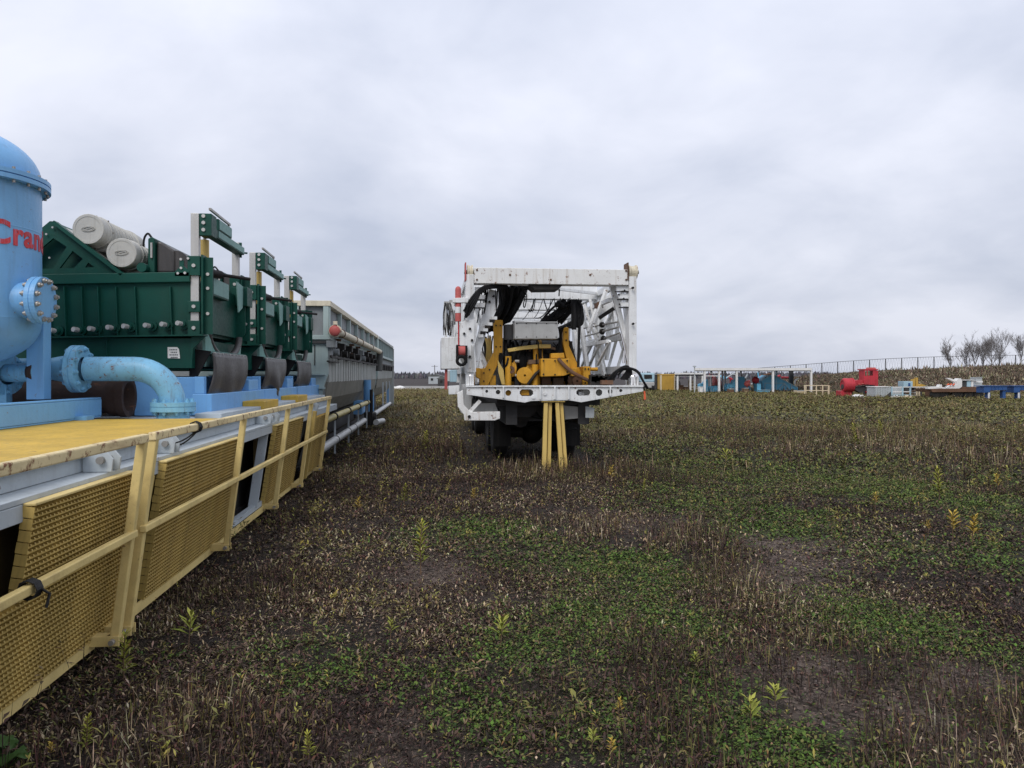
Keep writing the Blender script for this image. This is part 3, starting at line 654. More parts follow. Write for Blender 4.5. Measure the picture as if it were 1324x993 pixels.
# feed hood, bracket and hose
h0 = w3_(1010, 545, .15); hz_ = w3_(1010, 275, .15).z; hx1 = w3_(1165, 400, .15).x; hx2 = w3_(1285, 400, .15).x
MB().prism([h0, (h0.x, h0.y, hz_), (h0.x + .05, h0.y, hz_ - .01), (hx1, h0.y, hz_ - .10), (hx1, h0.y, h0.z)], (0, SW * .7, 0)).build('feed_hood', 'rubber_flap', sh, 0.02)
MB().cyl((hx1, h0.y + .02, h0.z + .1), (hx1, h0.y + SW * .68, h0.z + .1), (hx2 - hx1) * .98, n=24).build('rubber_roll', 'rubber_flap', sh)
g0, g1 = w3_(935, 545, .10), w3_(992, 255, .10)
gb = MB().prism([g0, (g1.x, g0.y, g0.z), (g1.x, g0.y, g1.z), (g1.x - .03, g0.y, g1.z + .02), (g0.x, g0.y, g1.z)], (0, SW * .75, 0)).build('hood_bracket', 'shaker_green', sh, 0.008)
MB().tube([w3_(965, y, .09) for y in (290, 340, 380, 420)], .012, 8).build('grab_handle', 'galvanised', gb)
MB().tube(spline([w3_(895, 330, .4), w3_(905, 250, .4), w3_(935, 212, .4), w3_(970, 250, .35)]), .012, 8).build('motor_cable', 'rubber_black', sh)
hb = w3_(880, 500, 0); MB().cyl(hb, hb + Vector((0, .12, 0)), .05, n=16).build('pivot_boss', 'shaker_green', sh)
MB().bar(w3_(890, 505, .05), w3_(1000, 515, .3), .05).build('turnbuckle', 'bolt_steel', sh)
cl = w3_(1225, 545, -.05); MB().prism([w3_(1165, 575, -.05), w3_(1290, 575, -.05), w3_(1290, 530, -.05), w3_(1240, 490, -.05), w3_(1240, 440, -.05), w3_(1205, 440, -.05), w3_(1205, 500, -.05), w3_(1165, 540, -.05)], (0, .03, 0)).build('clamp_plate', 'shaker_green', sh)
for x, y in ((1193, 552), (1253, 549), (1220, 507), (1218, 432), (1280, 425)):
    p = w3_(x, y, -.05); MB().cyl(p + Vector((0, -.012, 0)), p, .014, n=8).build('clamp_bolt', 'galvanised', sh)
# lift posts, clamps and gate
def s4(x, y, X=SX): return on(235 + x / 13.24, 270 + y / 13.24, X)
ztop = s4(240, 85).z
for dy, nm in ((0, 0), (SW, 1)):
    zlow = w2(1210, 440).z if nm == 0 else w2(1210, 420).z
    MB().box(SX - .042, SX + .042, SY + dy - .035, SY + dy + .035, zlow, ztop - (.0 if nm == 0 else .02)).build('lift_post', 'galvanised', sh, 0.004)
    for za, zb_ in ((332, 357), (390, 404), (415, 434)):
        a, b_ = at(255, za, SY).z, at(255, zb_, SY).z
        cp = MB().box(SX - .065, SX + .06, SY + dy - .065, SY + dy + .06, b_, a).build('post_clamp', 'shaker_green', sh, 0.004)
        MB().cyl((SX, SY + dy - .08, (a + b_) / 2), (SX, SY + dy - .06, (a + b_) / 2), .02, n=8).build('clamp_bolt', 'galvanised', cp)
    a, b_ = at(265, 330, SY).z, at(265, 432, SY).z
    MB().box(SX + .065, SX + .085, SY + dy - .04, SY + dy + .10, b_, a).box(SX + .085, SX + .17, SY + dy + .02, SY + dy + .04, b_, a - .02).build('post_plate', 'shaker_green', sh)
    for z_ in (a - .2, a - .35, a - .62):
        MB().cyl((SX + .12, SY + dy + .005, z_), (SX + .12, SY + dy + .02, z_), .018, n=8).build('plate_bolt', 'galvanised', sh)
zc_ = ztop - .075
xb = MB().box(SX - .01, SX + .10, SY + .03, SY + SW + .02, zc_ - .10, zc_ - .005).build('cross_beam', 'shaker_green', sh, 0.005)
MB().box(SX + .101, SX + .106, SY + .5, SY + SW, zc_ - .085, zc_ - .012).build('faded_face', 'faded_green', xb)
MB().box(SX + .045, SX + .17, SY - .03, SY + .17, zc_ - .16, zc_ + .075).build('beam_end_plate', 'shaker_green', xb, 0.005)
for z_ in (zc_ + .045, zc_ - .025, zc_ - .10): MB().cyl((SX + .09, SY - .045, z_), (SX + .09, SY - .03, z_), .02, n=8).build('end_bolt', 'galvanised', xb)
gbx = MB().box(SX - .02, SX + .11, SY + .48, SY + 1.05, zc_ - .008, zc_ + .12).build('gear_box', 'shaker_green', xb, 0.006)
MB().box(SX + .111, SX + .116, SY + .50, SY + 1.03, zc_ + .005, zc_ + .11).build('faded_face', 'faded_green', gbx)
MB().bar((SX + .09, SY + .2, zc_ + .17), (SX + .06, SY + 1.15, zc_ + .18), .025).bar((SX + .06, SY + 1.1, zc_ + .12), (SX + .06, SY + 1.1, zc_ + .18), .02).build('hand_bar', 'bolt_steel', xb)
MB().bar((SX + .05, SY + SW + .03, zc_ - .13), (SX + .05, SY + SW + .03, zc_ + .06), .03).bar((SX + .05, SY + SW, zc_ - .07), (SX + .13, SY + SW + .05, zc_ - .07), .02).build('far_end_lug', 'shaker_green', xb)
jy = SY + .26
MB().cyl((SX + .02, jy, zc_ - .16), (SX + .02, jy, zc_ - .05), .018, n=10).build('jack_rod', 'bolt_steel', sh)
MB().cyl((SX + .02, jy, zc_ - .80), (SX + .02, jy, zc_ - .16), .045, n=14).build('jack_barrel', 'pale_yellow', sh)
MB().cyl((SX + .1, jy + .05, zc_ - .52), (SX + .42, jy + .35, zc_ - .54), .02, n=8).cyl((SX + .08, jy + .0, zc_ - .52), (SX + .16, jy + .12, zc_ - .525), .045, n=10).build('crank_handle', 'dark_oily', sh)
# discharge gate and trough under it
gx0 = SX - .03
zg1 = at(280, 352, SY).z; zg0 = at(280, 428, SY).z
MB().box(gx0, gx0 + .05, SY + .12, SY + SW - .05, zg0, zg1 - .08).build('discharge_gate', 'shaker_green', sh, 0.004)
MB().box(gx0 + .02, gx0 + .13, SY + .28, SY + .95, zg1 - .22, zg1 - .02).build('gate_box', 'shaker_green', sh, 0.006)
MB().box(gx0 + .131, gx0 + .136, SY + .30, SY + .93, zg1 - .20, zg1 - .03).build('faded_label_plate', 'faded_green', sh)
MB().prism([(gx0 + .14, SY + SW - .45, zg1 + .05), (gx0 + .14, SY + SW - .12, zg1 + .02), (gx0 + .14, SY + SW - .16, zg1 - .25), (gx0 + .14, SY + SW - .36, zg1 - .32)], (.012, 0, 0)).build('faded_plate', 'faded_green', sh)
MB().box(gx0, gx0 + .20, SY + SW - .13, SY + SW + .16, zg1 - .22, zg1 + .02).build('corner_box', 'shaker_green', sh, 0.005)
for k in range(2):
    yq = SY + (.06 if k == 0 else SW - .07)
    MB().prism([(gx0, yq, zg1 - .1), (gx0 + .16, yq, zg1 - .12), (gx0 + .16, yq, zg0 + .06), (gx0 + .08, yq, zg0 - .06), (gx0, yq, zg0 - .06)], (0, .03, 0)).build('gate_cheek', 'shaker_green', sh)
ym_ = SY + SW / 2 + .04; zs = at(285, 440, SY).z
arc = [(gx0 + .10, ym_ + (SW * .40) * math.cos(t), zs + .10 - .26 * math.sin(t)) for t in np.linspace(0, math.pi, 17)]
MB().tube(arc, .04, 10).build('tube_seal', 'rubber_flap', sh)
MB().prism([(gx0 + .06, SY + .14, zs + .12)] + [(x, y, z - .015) for x, y, z in arc[::-1]] + [(gx0 + .06, SY + SW - .05, zs - .28), (gx0 + .06, SY + .14, zs - .28)], (.03, 0, 0)).build('curved_front', 'faded_green', sh)
zt2 = at(270, 450, SY).z
MB().prism([(gx0 - .06, SY + .08, zt2), (gx0 + .16, SY + .08, zt2 - .03), (gx0 + .16, SY + .08, zt2 - .045), (gx0 + .0, SY + .08, zt2 - .35), (gx0 - .06, SY + .08, zt2 - .35)], (0, .02, 0)).build('chute_cheek', 'rubber_black', sh)
MB().hexa([(gx0 - .05, SY + .1, zt2 - .03), (gx0 + .15, SY + .1, zt2 - .06), (gx0 + .15, SY + SW - .05, zt2 - .06), (gx0 - .05, SY + SW - .05, zt2 - .03), (gx0 - .05, SY + .1, zt2), (gx0 + .165, SY + .1, zt2 - .03), (gx0 + .165, SY + SW - .05, zt2 - .03), (gx0 - .05, SY + SW - .05, zt2)]).build('chute_lip', 'faded_green', sh)
fy0, fy1 = SY + .10, SY + SW - .06; m_ = MB(); cols, rows = 22, 12; vv = []
for r in range(rows + 1):
    t = r / rows; z_ = zt2 - .05 - t * .57
    for c_ in range(cols + 1):
        s = c_ / cols; x_ = gx0 + .17 + .03 * math.sin(t * 3.0) - .10 * t * t + .018 * math.sin(s * 17) * t + .05 * t * t * math.sin(s * 3.1)
        vv.append((x_, fy0 + (fy1 - fy0) * s + .03 * t * math.sin(5 * t + 1) - .06 * t * t, z_ + .03 * t * math.sin(s * 9)))
m_.add(vv, [(r * (cols + 1) + c_, r * (cols + 1) + c_ + 1, (r + 1) * (cols + 1) + c_ + 1, (r + 1) * (cols + 1) + c_) for r in range(rows) for c_ in range(cols)], True)
rf = m_.build('rubber_apron', 'rubber_flap', sh); so_ = rf.modifiers.new('thick', 'SOLIDIFY'); so_.thickness = .014
for k in range(10): MB().cyl((gx0 + .155, fy0 + .08 + k * (fy1 - fy0 - .16) / 9, zt2 - .05), (gx0 + .19, fy0 + .08 + k * (fy1 - fy0 - .16) / 9, zt2 - .05), .012, n=6).build('apron_bolt', 'galvanised', rf)
# copies along the tank
PITCH = on(327, 400, SX).y - SY
s2_ = copy_tree(sh, (0, PITCH, 0), 'middle one of the three dark green shale shakers in the row')
s3_ = copy_tree(sh, (0, on(371, 400, SX).y - SY, 0), 'farthest dark green shale shaker, next to the grey tall tank')
for c3, seed_ in ((s2_, 5), (s3_, 9)):
    rg3 = np.random.default_rng(seed_)
    for ch in c3.children:
        if ch.name.startswith('rubber_apron'):
            ch.data = ch.data.copy(); ph = rg3.uniform(0, 6)
            for v in ch.data.vertices:
                tt = max(0, (zt2 - .05 - DZ - v.co.z) / .57); ss = (v.co.y - (fy0 - SY)) / (fy1 - fy0)
                v.co.x += .06 * tt * tt * math.sin(ss * 6 + ph); v.co.z += (.10 * max(0, math.sin(ss * 8 + ph)) * (tt > .8)) + .03 * tt * math.sin(ss * 14 + ph); v.co.y += .05 * tt * math.sin(tt * 4 + ph)
        elif ch.name.startswith(('hand_bar', 'crank_handle')): ch.rotation_euler.x = rg3.uniform(-.01, .01)
# blue trays under the shakers
ZT = at(250, 487, SY).z
for k, lab in enumerate(('blue steel tray under the nearest green shaker', 'blue steel tray under the middle green shaker', 'blue steel tray under the farthest green shaker')):
    y = SY + (0, PITCH, on(371, 400, SX).y - SY)[k]
    t = thing('collecting_tray', lab, 'tray', (-3, y, DZ), 'blue trays under the shakers')
    MB().box(-3.13, -2.48, y + .02, y + SW + .2, DZ - .01, ZT - .004).build('tray_box', 'tray_blue', t, 0.006)
    MB().box(-4.9, -3.14, y + .10, y + SW + .2, DZ - .01, ZT - .004).build('tray_rear', 'chassis_dark', t)
    MB().box(-2.52, -2.32, y - .06, y + PITCH - .09, DZ + .0, DZ + .22).build('front_box', 'tray_blue', t, 0.008)
    MB().box(-2.50, -2.40, y - .05, y + .04, DZ + .22, ZT + .0).build('corner_upright', 'tray_blue', t, 0.006)
    MB().box(-2.47, -2.34, y + SW + .02, y + SW + .55, DZ + .22, DZ + .36).build('tray_step', 'tray_blue', t, 0.008)

# ================================================================== TALL GREY TANKS BEHIND
def z5(x, y, X=-2.11): return on(360 + x / 7.64, 370 + y / 7.64, X)
TX = -2.11
def tall_tank(label, ya, yb, first):
    t = thing('settling_tank', label, 'tank', (TX - 1.3, ya, 0), 'tall grey-green tanks standing in line')
    xl_ = TX - 3.4; zt = 3.23; zm = 2.52
    # upper ring: posts and recessed panels
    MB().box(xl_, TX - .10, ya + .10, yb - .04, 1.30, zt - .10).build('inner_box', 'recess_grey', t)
    MB().box(xl_, TX + .03, ya - .02, ya + .10, zt - .11, zt).box(TX - .12, TX + .03, ya + .10, yb, zt - .11, zt).build('top_edge', 'cream_rust' if first else 'tank_panel', t, .006)
    MB().box(xl_, TX + .02, ya - .03, yb, zm - .09, zm).build('ledge', 'tank_green_grey', t, .006)
    n = 7 if first else 8
    for k in range(n + 1):
        y = ya + .08 + (yb - ya - .16) * k / n
        MB().box(TX - .08, TX + .01, y - .06, y + .06, zm, zt - .11).build('post', 'tank_green_grey', t)
    for k in range(n):
        y = ya + .08 + (yb - ya - .16) * k / n; y2 = ya + .08 + (yb - ya - .16) * (k + 1) / n
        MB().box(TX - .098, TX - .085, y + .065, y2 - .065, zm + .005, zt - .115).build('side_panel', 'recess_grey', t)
    for x in (TX - .06, TX - .66, TX - 1.3, TX - 2.0): MB().box(x - .06, x + .05, ya - .01, ya + .07, zm, zt - .112).build('front_post', 'tank_green_grey', t, .006)
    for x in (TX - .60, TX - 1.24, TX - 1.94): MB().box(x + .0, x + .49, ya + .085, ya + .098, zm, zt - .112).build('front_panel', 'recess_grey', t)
    # corrugated wall below the ledge, then the belly
    cw = 0.28; m_ = int((yb - ya) / cw)
    for k in range(m_):
        y = ya + .25 + k * (yb - ya - .5) / m_
        MB().box(TX - .10, TX - .035 - .012 * (k % 2), y, y + (yb - ya - .5) / m_ - .012, 1.70 - .15, zm - .32).build('wall_panel', 'tank_panel', t)
    MB().prism([(xl_, ya + .15, 1.56), (TX - .04, ya + .15, 1.56), (TX - .10, ya + .15, 1.2), (TX - .30, ya + .15, .85), (TX - .8, ya + .15, .62), (xl_, ya + .15, .62)], (0, yb - ya - .45, 0)).build('belly', 'tank_belly', t)
    # front end plate, stepped and tapering
    fp = [(TX - .02, zm - .10), (TX - .02, 1.72), (TX - .10, 1.50), (TX - .28, .62), (TX - 2.6, .62), (TX - 2.6, zm - .10)]
    MB().prism([(x, ya + .02, z) for x, z in fp], (0, .10, 0)).build('front_plate', 'tank_green_grey', t, .006)
    for z in (1.70, 1.42): MB().box(TX - 2.4, TX - .08, ya - .05, ya + .03, z, z + .03).build('front_ridge', 'tank_green_grey', t)
    MB().box(TX - 2.4, TX + .0, ya - .04, ya + .02, zm - .17, zm - .12).build('front_ridge', 'chassis_dark', t)
    MB().box(TX - .30, TX - .285, ya - .0, ya + .02, 1.9, zm - .2).build('front_slot', 'chassis_dark', t)
    for y in (ya + .4, yb - .35) if first else (ya + .3, yb - .2):
        MB().box(TX - .32, TX - .20, y - .07, y + .07, .06, 1.5).build('leg', 'tray_blue', t, .006)
    MB().box(TX - .55, TX - .20, ya + .1, yb, .0, .16).build('skid', 'chassis_dark', t)
    MB().box(TX - 3.2, TX - .9, ya + .2, yb - .1, .0, .62).build('lower_body', 'chassis_dark', t)
    return t
ya1, yb1, yb2 = 16.2, 30.3, 42.0
t1 = tall_tank('tall grey-green tank with a red-capped rusty pipe along its side', ya1, yb1, True)
# header pipe with red cap
hp = z5(565, 440, TX + .16)
MB().cyl((TX + .14, hp.y, hp.z), (TX + .14, yb1 - .6, hp.z - .02), .085, n=20).build('header_pipe', 'cream_rust', t1)
hc = MB().lathe((TX + .14, hp.y - .04, hp.z), (0, 1, 0), [(.001, 0), (.10, 0), (.108, .02), (.108, .09), (.085, .09)], 28).build('pipe_cap', 'faded_red', t1)
MB().lathe((TX + .14, hp.y + .08, hp.z), (0, 1, 0), [(.085, 0), (.13, 0), (.13, .10), (.085, .10)], 28, False).build('pipe_coupling', 'cream_rust', t1)
MB().box(TX + .10, TX + .18, hp.y + .08, hp.y + .16, hp.z + .10, hp.z + .20).build('coupling_lug', 'cream_rust', t1)
for k in range(4):
    y = hp.y + (1.1, 3.9, 5.6, 9.2)[k]
    MB().lathe((TX + .14, y, hp.z), (0, 1, 0), [(.085, 0), (.10, 0), (.10, .06), (.085, .06)], 20, False).box(TX - .05, TX + .14, y, y + .05, hp.z - .17, hp.z - .115).build('pipe_clamp', 'far_rust', t1)
MB().cyl((TX + .14, yb1 - .7, hp.z), (TX + .10, yb1 - .7, hp.z - .75), .12, n=16).build('down_pipe', 'tank_dark', t1)
# valve gear in the shadow under the pipe
for k in range(8):
    y = hp.y + .3 + k * 1.6
    g = MB().box(TX - .05, TX + .14, y - .12, y + .12, hp.z - .33, hp.z - .19).cyl((TX + .02, y, hp.z - .55), (TX + .02, y, hp.z - .3), .05, n=10).cyl((TX - .02, y + .3, hp.z - .42), (TX + .16, y + .3, hp.z - .42), .075, n=10)
    g.build('valve', 'dark_oily' if k % 4 else 'recess_grey', t1)
MB().bar((TX + .06, hp.y, hp.z - .52), (TX + .06, yb1 - .6, hp.z - .52), .04, .05).bar((TX + .02, hp.y - .1, hp.z - .62), (TX + .02, hp.y + 1.6, hp.z - .62), .05, .03).build('valve_rod', 'dark_oily', t1)
# pipes low along the tanks
m_ = MB().cyl((-1.98, on(414, 545, -1.98).y, .86), (-1.98, on(476, 520, -1.98).y, .86), .065, n=16)
ypp = m_.build('yellow_pipe', 'pipe_yellow', t1)
for px_ in (432, 450, 463, 474):
    y = on(px_, 530, -1.98).y; MB().cyl((-1.98, y - .05, .86), (-1.98, y + .05, .86), .085, n=14).build('pipe_coupling', 'dark_oily', ypp)
    MB().bar((-2.0, y + .3, .08), (-2.0, y + .3, .80), .035).build('pipe_stand', 'tank_grey', t1)
wp = MB().cyl((-2.0, on(413, 578, -2.0).y, .36), (-2.0, on(471, 541, -2.0).y, .36), .078, n=18).build('white_pipe', 'pipe_white', t1)
for px_ in (434, 450, 458):
    y = on(px_, 560, -2.0).y; MB().cyl((-2.0, y - .03, .36), (-2.0, y + .03, .36), .088, n=18).build('pipe_band', 'tank_dark', wp)
MB().tube(spline([(-2.0, on(413, 578, -2.0).y, .36), (-2.0, on(411, 578, -2.0).y, .30), (-2.0, on(410.5, 578, -2.0).y, .12)]), .078, 14).build('pipe_bend', 'pipe_white', t1)
yv = on(478, 545, -1.95).y
MB().cyl((-2.1, yv, .36), (-1.75, yv, .36), .16, n=16).box(-2.1, -1.85, yv - .25, yv + .25, .15, .55).cyl((-1.9, yv, .5), (-1.9, yv, 1.25), .05, n=10).build('suction_valve', 'dark_oily', t1)
MB().cyl((-1.72, yv - .5, .25), (-1.6, yv + .8, .22), .09, n=14).build('suction_hose', 'pipe_white', t1)
MB().box(-2.4, -2.15, yv - .5, yv + .7, .5, .9).cyl((-2.05, yv + .3, 1.55), (-2.05, yv + .3, .9), .12, n=14).build('pump_housing', 'tray_blue', t1)
t2 = tall_tank('farther tall grey tank at the end of the row, dark openings under its top edge', yb1 + .5, yb2, False)
MB().cyl((-2.0, on(484, 530, -2.0).y, .36), (-2.0, on(504, 520, -2.0).y, .36), .08, n=16).build('white_pipe', 'pipe_white', t2)
for y in (yb1 + 3, yb1 + 5.5, yb1 + 8): MB().bar((TX + .02, y, .4), (TX + .02, y, 1.4), .06).build('pipe_stand', 'tank_grey', t2)
MB().box(TX - .15, TX + .06, yb2 - .12, yb2 + .04, .05, 3.1).build('end_post', 'tank_panel', t2)
MB().bar((TX + .04, yb1 + 1, 2.15), (TX + .04, yb2, 2.15), .05).build('hang_rail', 'dark_oily', t2)
for k in range(6): MB().box(TX + .0, TX + .07, yb1 + 2 + k * 1.5, yb1 + 2.4 + k * 1.5, 1.9, 2.13).build('hanger', 'dark_oily', t2)

# ================================================================== DRILLING RIG CARRIER (centre)
RY = 13.3
def z1(x, y): return (560 + x / 4.73, 330 + y / 4.73)
def R(x, y, Y=RY): return at(*z1(x, y), Y)
def z6(x, y): return (570 + x / 4.73, 500 + y / 4.73)
def U(x, y, Y=RY): return at(*z6(x, y), Y)
def rp_(pts, Y, th, m=None):
    m = m or MB(); return m.prism([R(x, y, Y) for x, y in pts], (0, th, 0))
rig = thing('drilling_rig', 'white drilling rig carrier seen from behind, yellow drawworks inside its open mast frame', 'drilling rig', (2.1, RY, 0))
XV, ZV = Vector((1, 0, 0)), Vector((0, 0, 1))
# --- rear cross beam with real openings
def hole(x, y, r): return circ(R(x, y), XV, ZV, r / 4.73 * .0134)
def slot(x0, x1, y0, y1):
    c_ = R((x0 + x1) / 2, (y0 + y1) / 2); w, h = (R(x1, y0).x - R(x0, y0).x) / 2, (R(x0, y0).z - R(x0, y1).z) / 2; k = .6 * h
    return [c_ + Vector((sx_ * (w - (k if i else 0)), 0, sz * (h - (0 if i else k)))) for sx_, sz, i in ((1, 1, 0), (1, 1, 1), (-1, 1, 1), (-1, 1, 0), (-1, -1, 0), (-1, -1, 1), (1, -1, 1), (1, -1, 0))]
beam = [(205, 806), (1282, 806), (1285, 826), (905, 893), (830, 880), (600, 885), (560, 895), (205, 846)]
holes = [hole(328, 832, 9), hole(397, 837, 14), hole(460, 842, 18), hole(1015, 840, 21), hole(1083, 833, 15), hole(1148, 828, 10), slot(530, 612, 820, 861), slot(876, 960, 820, 858)]
plate_holes([R(x, y) for x, y in beam], holes, (0, .022, 0), 'rear_beam', 'rig_white', rig)
rp_([(200, 799), (1286, 796), (1286, 805.5), (200, 805.5)], RY - .03, .42).build('beam_top_flange', 'rig_white', rig)
bf = MB()
for (xa_, ya_), (xb_, yb_) in zip(beam[3:], beam[4:]): bf.prism([R(xa_, ya_ + .5), R(xb_, yb_ + .5), R(xb_, yb_ + 6), R(xa_, ya_ + 6)], (0, .36, 0))
bf.prism([R(1285, 826.5), R(905, 893.5), R(905, 899), R(1285, 832)], (0, .36, 0)).build('beam_bottom_flange', 'rig_white', rig)
rp_([(206, 807), (1280, 807), (1280, 826), (905, 890), (560, 890), (206, 845)], RY + .33, .02).build('beam_back_plate', 'rig_white_rusty', rig)
for x, yb_ in ((430, 872), (655, 882), (745, 880), (830, 879), (1085, 860)):
    rp_([(x - 4, 806), (x + 4, 806), (x + 4, yb_), (x - 4, yb_)], RY - .05, .05).build('beam_rib', 'rig_white', rig)
for x, y in ((683, 847), (612, 868)):
    p = R(x, y); MB().cyl(p + Vector((0, -.02, 0)), p, .03, n=12).build('beam_boss', 'rig_white', rig)
rp_([(532, 822), (585, 822), (590, 858), (532, 858)], RY + .08, .2).build('slot_actuator', 'rig_yellow', rig, .01)
rp_([(890, 835), (925, 835), (925, 856), (890, 856)], RY + .12, .18).build('slot_block', 'rig_white', rig, .01)
rp_([(440, 824), (480, 824), (480, 860), (440, 860)], RY + .1, .15).build('slot_yellow_pipe', 'rig_yellow', rig, .01)
# --- mast: portals one behind the other, chords and braces
X0, X1 = R(200, 400).x, R(1245, 400).x
PY = RY + .12
def portal(Y, first):
    s = 'rig_white_rusty' if first else 'rig_white'
    zt, zb_ = R(300, 75, PY).z, R(300, 172, PY).z
    xl_, xr_ = R(200, 300, PY).x, R(1245, 300, PY).x; wl_ = .14
    tb = MB().box(xl_ + wl_ + .005, xr_ - wl_ - .005, Y, Y + .30, zb_, zt).build('mast_beam', s, rig, .008)
    zdeck = R(300, 798).z
    MB().box(xr_ - wl_, xr_, Y, Y + .26, zdeck - .0, zt - .12).build('mast_post', 'rig_white', rig, .006)
    MB().box(xl_, xl_ + wl_, Y, Y + .26, zdeck, zt - .12).build('mast_post', 'rig_white', rig, .006)
    if not first:
        for k in (0, 1):
            xo = (xl_ + .30) if k == 0 else (xr_ - .30); xi = (xl_ + .52) if k == 0 else (xr_ - .52)
            MB().bar((xi, Y + .12, zb_), (xo, Y + .12, zdeck), .10, .12, Vector((0, 1, 0))).build('inner_leg', 'rig_white', rig)
    return tb
portal(PY, True)
PYS = (PY, PY + 2.62, PY + 5.3, PY + 8.0, PY + 10.8)
for y in PYS[1:]: portal(y, False)
for x in (X0 + .07, X1 - .07):
    for z in (R(300, 120).z, R(300, 480).z):
        if x < 1.5 and z < 2.6: continue
        MB().bar((x, PY + .27, z), (x, PYS[-1], z), .10, .12).build('mast_chord', 'rig_white', rig)
    for a, b_ in zip(PYS, PYS[1:]):
        MB().bar((x, a + .25, R(300, 130).z), (x, b_, R(300, 470).z), .06).build('mast_brace', 'rig_white', rig)
    MB().bar((x, PY + .27, R(300, 700).z), (x, PYS[-1], R(300, 700).z), .12, .14).build('mast_chord', 'rig_white', rig)
# first portal: shaped legs
rp_([(200, 395), (162, 420), (165, 560), (168, 640), (205, 715), (262, 715), (262, 640), (251, 560), (251, 395)], PY - .04, .035).build('left_leg_plate', 'rig_white', rig, .005)
rp_([(345, 205), (400, 222), (402, 300), (372, 372), (330, 452), (268, 690), (225, 700), (252, 560), (318, 300)], PY + .30, .07).build('left_inner_leg', 'rig_white', rig, .005)
rp_([(1078, 174), (1110, 174), (1202, 535), (1174, 541)], PY + .28, .09).build('right_inner_leg', 'rig_white', rig, .005)
rp_([(1174, 541), (1202, 535), (1210, 600), (1200, 665), (1186, 665)], PY + .27, .05).build('right_leg_gusset', 'rig_white', rig)
for y in (195, 243, 292): 
    rp_([(1110 + (y - 172) * .25, y - 4), (1200, y - 6), (1200, y + 22), (1118 + (y - 172) * .25, y + 20)], PY + .06, .03).build('gusset_plate', 'rig_white', rig)
    rp_([(1110 + (y - 172) * .25, y + 24), (1200, y + 24), (1200, y + 30), (1118 + (y - 172) * .25, y + 30)], PY + .02, .08).build('gusset_shelf', 'dark_oily', rig)
    rp_([(255, y), (320, y), (315 , y + 26), (255, y + 26)], PY + .1, .03).build('gusset_plate', 'rig_white', rig)
    rp_([(255, y + 27), (318, y + 27), (318, y + 33), (255, y + 33)], PY + .08, .08).build('gusset_shelf', 'dark_oily', rig)
for (xa_, xb_), red in (((203, 250), True), ((1199, 1262), False)):
    c0, c1 = R(xa_, 95, PY - .05), R(xb_, 95, PY - .05); y_ = PY + .12; r = .125
    ps = MB().lathe((c0.x, y_, c0.z), (1, 0, 0), [(.02, 0.02), (r, .02), (r, .045), (r * .86, .06), (r * .86, (c1.x - c0.x) - .05), (r, (c1.x - c0.x) - .035), (r, (c1.x - c0.x) - .01), (.02, (c1.x - c0.x) - .01)], 24, False).build('sheave', 'cream_rust', rig)
    MB().box(c0.x - .02, c0.x, y_ - .14, y_ + .14, c0.z - .16, c0.z + .15).build('sheave_guard', 'faded_red' if red else 'far_rust', ps)
    MB().cyl((c0.x - .03, y_, c0.z), (c1.x + .03, y_, c0.z), .035, n=12).build('sheave_pin', 'bolt_steel', ps)
# lengthwise rods on the right side, seen through the frame
for k, (xa_, ya_, xb_, yb_) in enumerate(((1130, 408, 918, 447), (1133, 440, 915, 500), (1140, 475, 925, 552))):
    MB().cyl(R(xa_, ya_, PY + .35), R(xb_, yb_, PY + 2.6), .018, n=8).build('tie_rod', 'bolt_steel', rig)
    c_ = R(xa_, ya_, PY + .35).lerp(R(xb_, yb_, PY + 2.6), .42); MB().ball(c_, .06, 8, 6).build('rod_clamp', 'dark_oily', rig)
for xa_, ya_, xb_, yb_ in ((905, 430, 940, 680), (870, 470, 880, 690), (1095, 360, 1172, 600), (995, 510, 1050, 745)):
    MB().bar(R(xa_, ya_, PY + 1.5), R(xb_, yb_, PY + 1.3), .06, .05).build('mast_lacing', 'rig_white', rig)
rp_([(985, 300), (1045, 270), (1108, 200), (1112, 310), (1010, 380)], PY + 1.4, .05).build('racking_plate', 'rig_white', rig)
rp_([(1000, 290), (1038, 272), (1042, 320), (1005, 340)], PY + 1.1, .25).build('rusty_box', 'far_rust', rig)
MB().bar(R(1015, 385, PY + .9), R(1105, 325, PY + .9), .04, .07).build('racking_bar', 'dark_oily', rig)
for xa_, ya_, xb_, yb_ in ((1172, 540, 1165, 660), (1150, 480, 1192, 668)):
    MB().cyl(R(xa_, ya_, PY + .2), R(xb_, yb_, PY + .15), .022, n=10).build('ram_rod', 'chrome', rig)
# crown gear hanging under the top beam
MB().prism([R(585, 182, PY + .05), R(790, 182, PY + .05), R(770, 208, PY + .05), R(625, 210, PY + .05)], (0, .5, 0)).build('travelling_gear', 'dark_oily', rig)
MB().tube(sag(R(772, 208, PY + .1), R(770, 250, PY + .1), 0, 3), .012, 6).build('gear_chain', 'dark_oily', rig)
MB().tube(spline([R(560, 215, PY + .1), R(572, 250, PY + .1), R(562, 315, PY + .1), R(552, 305, PY + .1), R(565, 250, PY + .1)]), .010, 6).build('rope_loop', 'rubber_black', rig)
